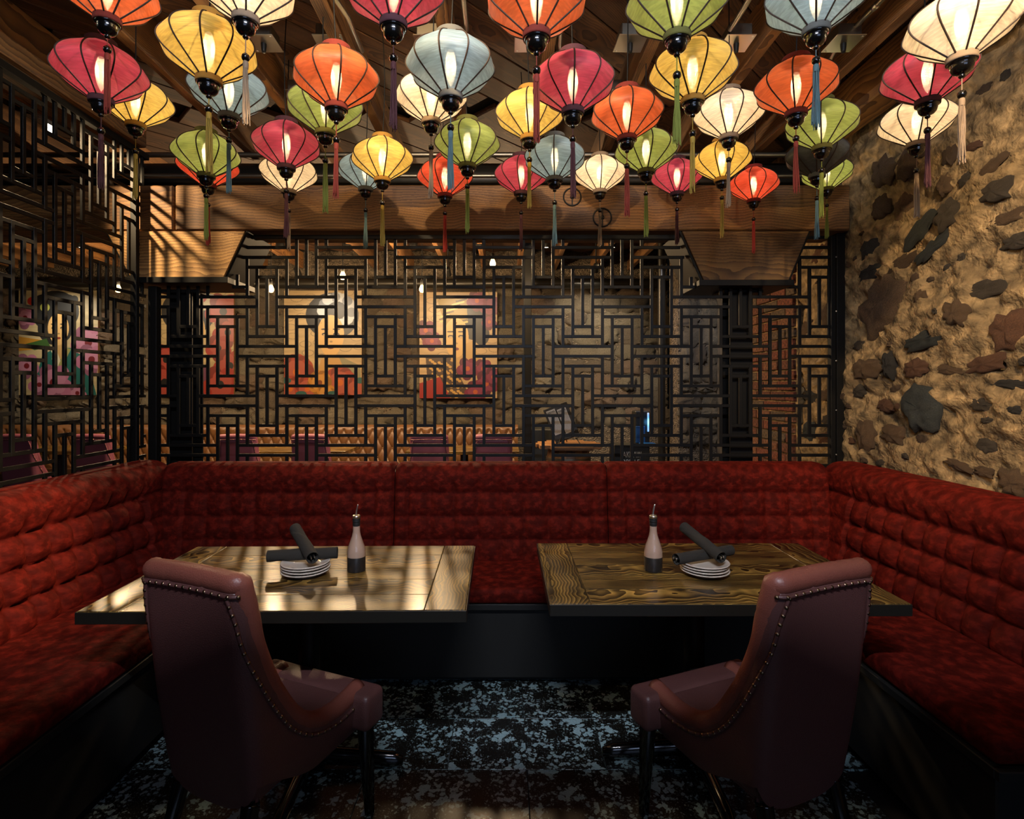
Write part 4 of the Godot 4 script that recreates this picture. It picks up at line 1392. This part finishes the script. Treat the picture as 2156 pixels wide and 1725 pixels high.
# ------------------------------------------------------------------ next room
func far_things() -> void:
	var wall_z := -6.93
	painting(Vector3(-5.62, 2.01, wall_z), 1.0, 1.32, 0, "painting of a woman in teal robe with pink flowers")
	painting(Vector3(-3.88, 2.01, wall_z), 0.95, 1.32, 1, "painting of a woman with red poppies, nearest the left post")
	painting(Vector3(-2.28, 2.01, wall_z), 0.98, 1.32, 2, "painting of a woman with white hair flowers and red chrysanthemums")
	painting(Vector3(-0.57, 1.98, wall_z), 0.98, 1.34, 3, "painting of a woman with gold headdress and crimson orchids")
	var l := thing("banquette", "long tan leather button-tufted banquette along the far wall", "banquette", Vector3(-7.2, 0, -6.86))
	add("back_panel", diamond_back(7.38, 0.56), M.leather_tan, l, at(0, 0.42, 0))
	add("seat_cushion", rbox(7.38, 0.10, 0.52, 0.03), M.leather_tan, l, at(3.69, 0.40, 0.34))
	add("base", box(7.36, 0.35, 0.5, 0.004), M.black_wood, l, at(3.68, 0.175, 0.32))
	var knob := lathe([[0.012, 0.0], [0.012, 0.003], [0.008, 0.007], [0.0, 0.008]], 8)
	var list := []
	for j in 5:
		for k in 62:
			var x := 0.06 + k * 0.12 + (0.06 if j % 2 == 1 else 0.0)
			if x < 7.35:
				list.append([knob, Transform3D(Basis(Vector3.RIGHT, PI / 2), Vector3(x, 0.42 + 0.05 + j * 0.11, 0.088 - 0.05 * (0.05 + j * 0.11)))])
	stuff(add("buttons", joined(list), M.nail, l))
	for q in [[-5.1, "dark-edged plank table between far purple chairs and tan banquette, left"], [-2.35, "dark-edged plank table below the chrysanthemum painting"], [-0.45, "dark-edged plank table below the orchid painting"]]:
		var t := thing("far_table", q[1], "table", Vector3(q[0], 0, -6.28))
		for k in 4:
			add("plank", box(1.25, 0.04, 0.148, 0.002), M.table[(k + 2) % 6], t, at(0, 0.73, -0.225 + 0.15 * k))
		add("column", rod(Vector3(0, 0.02, 0), Vector3(0, 0.71, 0), 0.045, 12), M.black_steel, t)
		add("foot", box(0.5, 0.03, 0.5, 0.01), M.black_steel, t, at(0, 0.017, 0))
	tag(add("steel_post", box(0.085, 3.1, 0.085, 0.004), M.black_steel, self, at(0.265, 1.56, -6.05)), "thin square dark post right of the orchid painting", "post")
	tag(add("side_cabinet", box(0.26, 0.98, 0.4, 0.01), mat(Color(0.17, 0.18, 0.18), 0.5), self, at(0.42, 0.49, -6.3)), "dark grey cabinet end beside the thin dark post", "cabinet")
	tag(add("pipe", rod(Vector3(1.55, 0.0, -5.35), Vector3(1.55, 3.12, -5.35), 0.035, 14), M.duct), "dark upright pipe before the far stone wall", "pipe")
	# barrel table, menu on an easel
	var b := thing("barrel_table", "light wooden barrel with a round plank top holding a menu", "table", Vector3(0.60, 0, -5.05))
	for k in 16:
		var a := TAU * k / 16.0
		add("stave", grid(4, 12, func(u: float, v: float) -> Vector3:
			var r := 0.185 + 0.045 * sin(v * PI)
			var aa := (u - 0.5) * TAU / 16.0 * 0.97
			return Vector3(sin(aa) * r, v * 0.90, cos(aa) * r)), M.pale_wood[k % 4], b, Transform3D(Basis(Vector3.UP, a), Vector3.ZERO))
	for y in [0.12, 0.30, 0.62, 0.80]:
		var r := 0.187 + 0.045 * sin(y / 0.9 * PI)
		add("hoop", lathe([[r, y - 0.015], [r + 0.003, y - 0.015], [r + 0.003, y + 0.015], [r, y + 0.015]], 32), M.dull_steel, b)
	add("core", lathe([[0.0, 0.01], [0.17, 0.01], [0.215, 0.45], [0.17, 0.89], [0.0, 0.89]], 20), M.black_wood, b)
	for k in 5:
		var z := -0.24 + 0.12 * k
		var half := sqrt(0.30 * 0.30 - z * z)
		add("top_plank", box(half * 2.0, 0.035, 0.118, 0.003), M.pale_wood[k % 4], b, at(0, 0.918, z))
	var e := thing("menu_stand", "black easel holding printed menu sheets on the barrel", "menu stand", Vector3(0.60, 0.936, -5.05))
	var tilt := Transform3D(Basis(Vector3.BACK, 0.36) * Basis(Vector3.RIGHT, -0.25), Vector3(0.0, 0.03, 0.0))
	add("board", box(0.235, 0.33, 0.008, 0.002), M.black_wood, e, tilt * at(0, 0.18, 0))
	add("sheet", box(0.085, 0.24, 0.002, 0.0), M.menu, e, tilt * at(-0.055, 0.20, 0.006))
	add("sheet", box(0.085, 0.24, 0.002, 0.0), M.menu, e, tilt * at(0.045, 0.18, 0.006))
	add("lip", box(0.24, 0.012, 0.03, 0.002), M.black_steel, e, tilt * at(0, 0.012, 0.018))
	for s in [-1.0, 1.0]:
		add("leg", rod(Vector3(s * 0.07, 0.05, 0.01), Vector3(s * 0.10, 0.0, 0.09), 0.005, 6), M.black_steel, e)
	add("leg", rod(Vector3(-0.02, 0.10, -0.05), Vector3(0.0, 0.0, -0.12), 0.005, 6), M.black_steel, e)
	# chalkboard stand with lit blue dispenser
	var c := thing("chalkboard", "dark chalkboard stand with chalk words TAKE AW and OPEN F", "sign", Vector3(1.15, 0, -5.0))
	add("board", box(0.32, 0.94, 0.22, 0.006), M.black_wood, c, at(0, 0.47, 0))
	var words := [["TAKE AW", 0.850], ["OPEN F", 0.780]]
	for q in words:
		var tm := TextMesh.new()
		tm.text = q[0]
		var f := SystemFont.new()
		f.font_names = PackedStringArray(["Droid Sans"])
		tm.font = f
		tm.font_size = 20
		tm.pixel_size = 0.0034
		tm.depth = 0.002
		var tx := add("chalk_lettering", tm, M.chalk, c, at(-0.01, q[1], 0.111))
		tx.scale.x = 0.70
	var d := thing("drink_dispenser", "blue dispenser with lit edge standing on the chalkboard stand", "dispenser", Vector3(1.25, 0.94, -4.98))
	add("body", box(0.13, 0.30, 0.14, 0.008), mat(Color(0.06, 0.07, 0.08), 0.4), d, at(0, 0.15, 0))
	add("front_panel", box(0.085, 0.15, 0.01, 0.003), mat(Color(0.08, 0.28, 0.48), 0.4), d, at(-0.02, 0.09, 0.074))
	add("light_strip", box(0.016, 0.17, 0.012, 0.003), emitter(Color(0.35, 0.72, 1.0), 0.7), d, at(0.05, 0.20, 0.074))
	add("drip_tray", box(0.13, 0.018, 0.10, 0.004), mat(Color(0.10, 0.36, 0.58), 0.35), d, at(0.03, 0.01, 0.11))
	omni(d, Vector3(0.05, 0.2, 0.10), Color(0.35, 0.72, 1.0), 0.006, 0.03)
	var al := thing("fire_alarm", "red fire alarm call box with white edge on the brick wall", "alarm", Vector3(2.03, 1.10, -4.62), -PI / 2)
	add("case", box(0.10, 0.17, 0.05, 0.006), mat(Color(0.62, 0.07, 0.06), 0.4), al)
	add("front_plate", box(0.07, 0.03, 0.006, 0.002), mat(Color(0.85, 0.83, 0.8), 0.5), al, at(0, 0.045, 0.027))
	add("pull_handle", box(0.06, 0.02, 0.012, 0.003), mat(Color(0.9, 0.88, 0.85), 0.4), al, at(0, -0.02, 0.03))
	tag(add("conduit", rod(Vector3(2.052, 1.19, -4.56), Vector3(2.052, 2.5, -4.56), 0.009, 8), mat(Color(0.8, 0.78, 0.72), 0.5)), "thin white conduit rising from the red alarm box", "conduit")
	tag(add("door_jamb", box(0.10, 3.1, 0.10, 0.004), mat(Color(0.45, 0.40, 0.33), 0.7), self, at(2.13, 1.55, -5.05)), "pale upright jamb beside the right black post", "jamb")
	# lamps
	for q in [[-3.88, 2.45, -5.5, 3.14, "bare filament bulb hanging left, near the tall screen corner"], [-2.34, 2.45, -5.5, 3.14, "bare filament bulb hanging beside the red poppies painting"], [-1.50, 2.50, -5.1, 3.14, "higher bare filament bulb above the chrysanthemum painting"], [-0.82, 2.45, -5.5, 3.14, "bare filament bulb hanging beside the orchid painting"], [-0.10, 2.62, -5.1, 3.14, "brightest bare bulb hanging above the orchid painting"]]:
		var o := thing("hanging_bulb", q[4], "bulb lamp", Vector3(q[0], q[1], q[2]))
		add("glass", lathe([[0.0, -0.045], [0.018, -0.040], [0.028, -0.022], [0.028, -0.004], [0.018, 0.022], [0.013, 0.034]], 16), M.edison, o)
		add("socket", lathe([[0.0, 0.032], [0.017, 0.032], [0.017, 0.08], [0.006, 0.09], [0.0, 0.091]], 12), M.black_steel, o)
		add("cord", rod(Vector3(0, 0.085, 0), Vector3(0, q[3] - q[1], 0), 0.004, 6), M.black_steel, o)
		omni(o, Vector3(0, -0.012, 0), Color(1.0, 0.85, 0.65), 1.7, 0.03)
	var marks := ["over the teal robe painting", "over the poppies painting", "over the chrysanthemum painting", "over the orchid painting", "over the stone right of the thin post"]
	var xs := [-5.5, -3.95, -2.3, -0.62, 1.0]
	for k in 5:
		var pz: float = [-6.1, -6.1, -6.1, -6.1, -5.9][k]
		track_spot(Vector3(xs[k], 2.74, pz), Vector3(xs[k] + 0.05, 1.95, -6.93), "round black spot lamp %s" % marks[k], [2.2, 1.0, 1.1, 1.0, 4.0][k], 42.0, Color(1.0, 0.94, 0.84))
	for k in 10:
		var x := -4.45 + 0.70 * k
		var o := thing("downlight", "small ceiling downlight beyond the back screen, %s of the row" % COUNTING[k], "downlight", Vector3(x, 2.94, -5.75), 0.0, "small downlights in the next room")
		add("can", lathe([[0.028, -0.02], [0.045, -0.02], [0.045, 0.06], [0.0, 0.06]], 16), M.black_steel, o)
		add("lens", lathe([[0.0, -0.012], [0.028, -0.012], [0.028, -0.006], [0.0, -0.006]], 16), M.lens, o)
		add("stem", rod(Vector3(0, 0.055, 0), Vector3(0, 0.2, 0), 0.008, 8), M.black_steel, o)
		spot(o, Vector3(0, -0.03, 0), Vector3(0, -2, 0.0), Color(1.0, 0.84, 0.62), 1.2, 60.0, 0.03)
	tag(add("pipe", rod(Vector3(-7.2, 2.72, -6.7), Vector3(1.9, 2.72, -6.7), 0.06, 16), M.duct), "dark pipe along the far wall above the paintings", "pipe")

func diamond_back(w: float, h: float) -> ArrayMesh:
	return grid(620, 50, func(u: float, v: float) -> Vector3:
		var x := u * w
		var y := v * h
		var a := (x - 0.06) / 0.12
		var b := (y - 0.05) / 0.11
		# distance from the nearest fold of the diamond pattern
		var p := absf(fposmod((a + b * 0.5) , 1.0) - 0.5) * 2.0
		var q := absf(fposmod((a - b * 0.5) , 1.0) - 0.5) * 2.0
		var d := 0.035 * (1.0 - pow(p, 3.0) * 0.5 - pow(q, 3.0) * 0.5)
		if y > 0.5:
			d = lerpf(d, 0.03, smoothstep(0.5, 0.53, y)) - 0.06 * pow((y - 0.5) / 0.06, 2.0)
		return Vector3(x, y, 0.085 + d - 0.05 * y))

# paintings: flat prints on stretched canvas, drawn with simple filled shapes
func oval(im: Image, cx: float, cy: float, rx: float, ry: float, c: Color) -> void:
	var w := im.get_width()
	var h := im.get_height()
	for y in range(maxi(0, int((cy - ry) * h)), mini(h, int((cy + ry) * h) + 1)):
		var k := (float(y) / h - cy) / ry
		if absf(k) < 1.0:
			var half := rx * sqrt(1.0 - k * k)
			var xa := clampi(int((cx - half) * w), 0, w)
			var xb := clampi(int((cx + half) * w) + 1, 0, w)
			if xb > xa:
				im.fill_rect(Rect2i(xa, y, xb - xa, 1), c)

func blossom(im: Image, cx: float, cy: float, r: float, n: int, c: Color, heart: Color) -> void:
	for ring in 2:
		for k in n:
			var a := TAU * k / n + 0.4 + ring * 0.3
			var rr := r * (0.62 if ring == 0 else 0.38)
			oval(im, cx + cos(a) * rr, cy + sin(a) * rr * 0.76, r * 0.42 * (1.0 - ring * 0.25), r * 0.33 * (1.0 - ring * 0.25), c.darkened(0.22 * (k % 2)) if ring == 0 else c.lightened(0.12))
	oval(im, cx, cy, r * 0.2, r * 0.16, heart)

func wedge(im: Image, pts: Array, c: Color) -> void:   # convex polygon
	var w := im.get_width()
	var h := im.get_height()
	for y in h:
		var lo := 2.0
		var hi := -1.0
		var fy := (y + 0.5) / h
		for k in pts.size():
			var a = pts[k]
			var b = pts[(k + 1) % pts.size()]
			if (a[1] <= fy) != (b[1] <= fy):
				var x: float = a[0] + (b[0] - a[0]) * (fy - a[1]) / (b[1] - a[1])
				lo = minf(lo, x)
				hi = maxf(hi, x)
		var xa := clampi(int(lo * w), 0, w)
		var xb := clampi(int(hi * w) + 1, 0, w)
		if xb > xa:
			im.fill_rect(Rect2i(xa, y, xb - xa, 1), c)

func face(im: Image, cx: float, cy: float, s: float, skin: Color, ink: Color, lips: Color) -> void:
	wedge(im, [[cx - 0.055 * s, cy + 0.08 * s], [cx + 0.055 * s, cy + 0.08 * s], [cx + 0.07 * s, cy + 0.26 * s], [cx - 0.07 * s, cy + 0.26 * s]], skin.darkened(0.12))
	oval(im, cx, cy, 0.115 * s, 0.125 * s, skin)
	oval(im, cx, cy + 0.055 * s, 0.085 * s, 0.085 * s, skin)
	for e in [-1.0, 1.0]:
		oval(im, cx + e * 0.048 * s, cy - 0.002 * s, 0.026 * s, 0.010 * s, ink)
		oval(im, cx + e * 0.048 * s, cy + 0.002 * s, 0.017 * s, 0.005 * s, skin.lightened(0.2))
		oval(im, cx + e * 0.050 * s, cy - 0.034 * s, 0.032 * s, 0.005 * s, ink)
	oval(im, cx + 0.004 * s, cy + 0.045 * s, 0.012 * s, 0.006 * s, skin.darkened(0.3))
	oval(im, cx, cy + 0.082 * s, 0.026 * s, 0.010 * s, lips)

func painting(p: Vector3, w: float, h: float, kind: int, label: String) -> void:
	var im := Image.create(300, 400, false, Image.FORMAT_RGB8)
	var tan_ := [Color(0.78, 0.71, 0.54), Color(0.76, 0.66, 0.46), Color(0.78, 0.66, 0.46), Color(0.82, 0.68, 0.48)][kind] as Color
	var ink := Color(0.10, 0.09, 0.09)
	var skin := Color(0.86, 0.68, 0.40)
	im.fill(tan_)
	var n := noise(0.02, 400 + kind, 3)
	for y in 400:
		for x in 300:
			im.set_pixel(x, y, tan_ * (0.95 + 0.14 * n.get_noise_2d(x * 0.25, y * 1.5)))
	if kind != 0:   # scrolling cloud outlines
		for k in 26:
			var cx := fposmod(k * 0.371, 1.0)
			var cy := fposmod(k * 0.233, 1.0) * 0.62
			oval(im, cx, cy, 0.075, 0.030, ink.lerp(tan_, 0.5))
			oval(im, cx, cy, 0.070, 0.027, tan_ * 0.98)
	if kind == 0:
		oval(im, 0.46, 0.20, 0.30, 0.20, Color(0.16, 0.16, 0.16))
		oval(im, 0.46, 0.36, 0.22, 0.16, Color(0.14, 0.14, 0.14))
		for k in 9:
			oval(im, 0.22 + 0.06 * k, 0.05 + 0.02 * absf(k - 4.0) * 0.4, 0.05, 0.035, Color(0.16, 0.16, 0.16))
		wedge(im, [[0.16, 1.0], [0.30, 0.62], [0.46, 0.55], [0.66, 0.55], [0.86, 0.66], [0.98, 1.0]], Color(0.13, 0.40, 0.38))
		face(im, 0.50, 0.36, 1.15, Color(0.88, 0.72, 0.46), ink, Color(0.55, 0.22, 0.16))
		wedge(im, [[0.40, 0.56], [0.47, 0.56], [0.54, 0.70], [0.50, 0.74]], Color(0.88, 0.84, 0.72))
		wedge(im, [[0.60, 0.55], [0.66, 0.56], [0.54, 0.74], [0.50, 0.72]], Color(0.62, 0.60, 0.36))
		wedge(im, [[0.0, 0.44], [0.34, 0.48], [0.22, 0.56], [0.0, 0.58]], Color(0.72, 0.52, 0.18))
		wedge(im, [[0.05, 0.52], [0.35, 0.46], [0.40, 0.54], [0.20, 0.57]], Color(0.22, 0.36, 0.16))
		for q in [[0.08, 0.26, 0.14], [0.88, 0.50, 0.22], [0.92, 0.66, 0.20], [0.10, 0.72, 0.16], [0.44, 0.88, 0.24], [0.26, 0.90, 0.14], [0.74, 0.98, 0.12]]:
			blossom(im, q[0], q[1], q[2], 5, Color(0.72, 0.45, 0.58), Color(0.45, 0.10, 0.14))
		oval(im, 0.17, 0.10, 0.06, 0.04, Color(0.75, 0.20, 0.12))
		oval(im, 0.33, 0.16, 0.06, 0.04, Color(0.72, 0.74, 0.36))
	elif kind == 1:
		oval(im, 0.40, 0.20, 0.36, 0.22, Color(0.18, 0.17, 0.16))
		oval(im, 0.62, 0.12, 0.20, 0.07, Color(0.72, 0.68, 0.55))
		wedge(im, [[0.0, 1.0], [0.0, 0.70], [0.35, 0.60], [0.75, 0.80], [0.85, 1.0]], Color(0.42, 0.22, 0.32))
		face(im, 0.42, 0.38, 1.7, skin, ink, Color(0.62, 0.16, 0.12))
		for q in [[0.86, 0.20, 0.24], [0.92, 0.40, 0.20], [0.80, 0.55, 0.17], [0.95, 0.72, 0.22], [0.82, 0.90, 0.24], [0.10, 0.66, 0.20], [0.08, 0.88, 0.24], [0.5, 0.04, 0.14]]:
			blossom(im, q[0], q[1], q[2], 5, Color(0.62, 0.18, 0.12), ink)
	elif kind == 2:
		oval(im, 0.62, 0.24, 0.34, 0.22, ink)
		for k in 22:
			var a := k * 2.4
			oval(im, 0.68 + cos(a) * 0.19, 0.19 + sin(a) * 0.13, 0.065, 0.045, Color(0.80, 0.82, 0.84) if k % 3 else Color(0.5, 0.52, 0.56))
		face(im, 0.60, 0.42, 1.5, skin, ink, Color(0.40, 0.14, 0.10))
		wedge(im, [[0.36, 1.0], [0.48, 0.66], [0.78, 0.64], [0.98, 1.0]], Color(0.76, 0.58, 0.32))
		wedge(im, [[0.70, 0.62], [0.98, 0.72], [1.0, 0.96], [0.80, 0.80]], Color(0.56, 0.52, 0.38))
		for q in [[0.16, 0.78, 0.22], [0.08, 0.94, 0.16], [0.30, 0.94, 0.16], [0.72, 0.88, 0.20], [0.92, 0.94, 0.14]]:
			blossom(im, q[0], q[1], q[2], 14, Color(0.64, 0.24, 0.14), Color(0.8, 0.4, 0.12))
		for q in [[0.46, 0.88, 0.15], [0.54, 0.98, 0.12]]:
			blossom(im, q[0], q[1], q[2], 12, Color(0.76, 0.50, 0.15), Color(0.5, 0.25, 0.08))
		for q in [[0.02, 0.86], [0.22, 0.99], [0.62, 0.99], [0.99, 0.86]]:
			oval(im, q[0], q[1], 0.07, 0.03, Color(0.18, 0.36, 0.34))
	else:
		oval(im, 0.70, 0.28, 0.17, 0.17, Color(0.13, 0.12, 0.12))
		oval(im, 0.80, 0.40, 0.10, 0.10, Color(0.13, 0.12, 0.12))
		wedge(im, [[0.22, 0.05], [0.60, 0.03], [0.62, 0.28], [0.34, 0.34]], Color(0.62, 0.50, 0.18))
		for k in 60:
			oval(im, 0.26 + 0.36 * fposmod(k * 0.618, 1.0), 0.06 + 0.24 * fposmod(k * 0.377, 1.0), 0.012, 0.008, Color(0.86, 0.76, 0.42) if k % 2 else Color(0.34, 0.26, 0.10))
		face(im, 0.47, 0.42, 1.4, skin, ink, Color(0.45, 0.10, 0.14))
		wedge(im, [[0.56, 0.50], [0.68, 0.46], [0.80, 0.68], [0.58, 0.72]], skin.darkened(0.08))
		wedge(im, [[0.08, 0.60], [0.40, 0.62], [0.66, 1.0], [0.12, 1.0]], Color(0.30, 0.20, 0.12))
		for k in 70:
			oval(im, 0.14 + 0.42 * fposmod(k * 0.618, 1.0), 0.64 + 0.36 * fposmod(k * 0.271, 1.0), 0.020, 0.012, Color(0.80, 0.62, 0.32))
		wedge(im, [[0.0, 0.86], [0.26, 0.80], [0.40, 1.0], [0.0, 1.0]], Color(0.62, 0.14, 0.10))
		for q in [[0.08, 0.36, 0.13], [0.16, 0.46, 0.12], [0.92, 0.14, 0.14], [0.74, 0.08, 0.13], [0.90, 0.28, 0.10], [0.62, 0.72, 0.14], [0.82, 0.72, 0.12], [0.86, 0.86, 0.16], [0.72, 0.94, 0.14], [0.95, 0.80, 0.12]]:
			blossom(im, q[0], q[1], q[2], 5, Color(0.48, 0.08, 0.22), Color(0.75, 0.35, 0.18))
	var m := mat(Color(0.68, 0.68, 0.68), 0.45)
	m.albedo_texture = ImageTexture.create_from_image(im)
	var o := thing("painting", label, "painting", p)
	add("canvas", grid(1, 1, func(u: float, v: float) -> Vector3: return Vector3((u - 0.5) * w, (0.5 - v) * h, 0.034)), m, o)
	add("stretcher_frame", box(w, h, 0.032, 0.002), tri_tex(mat(Color(0.50, 0.38, 0.22), 0.7), T.wood, Vector3(2, 2, 2)), o, at(0, 0, 0.017))
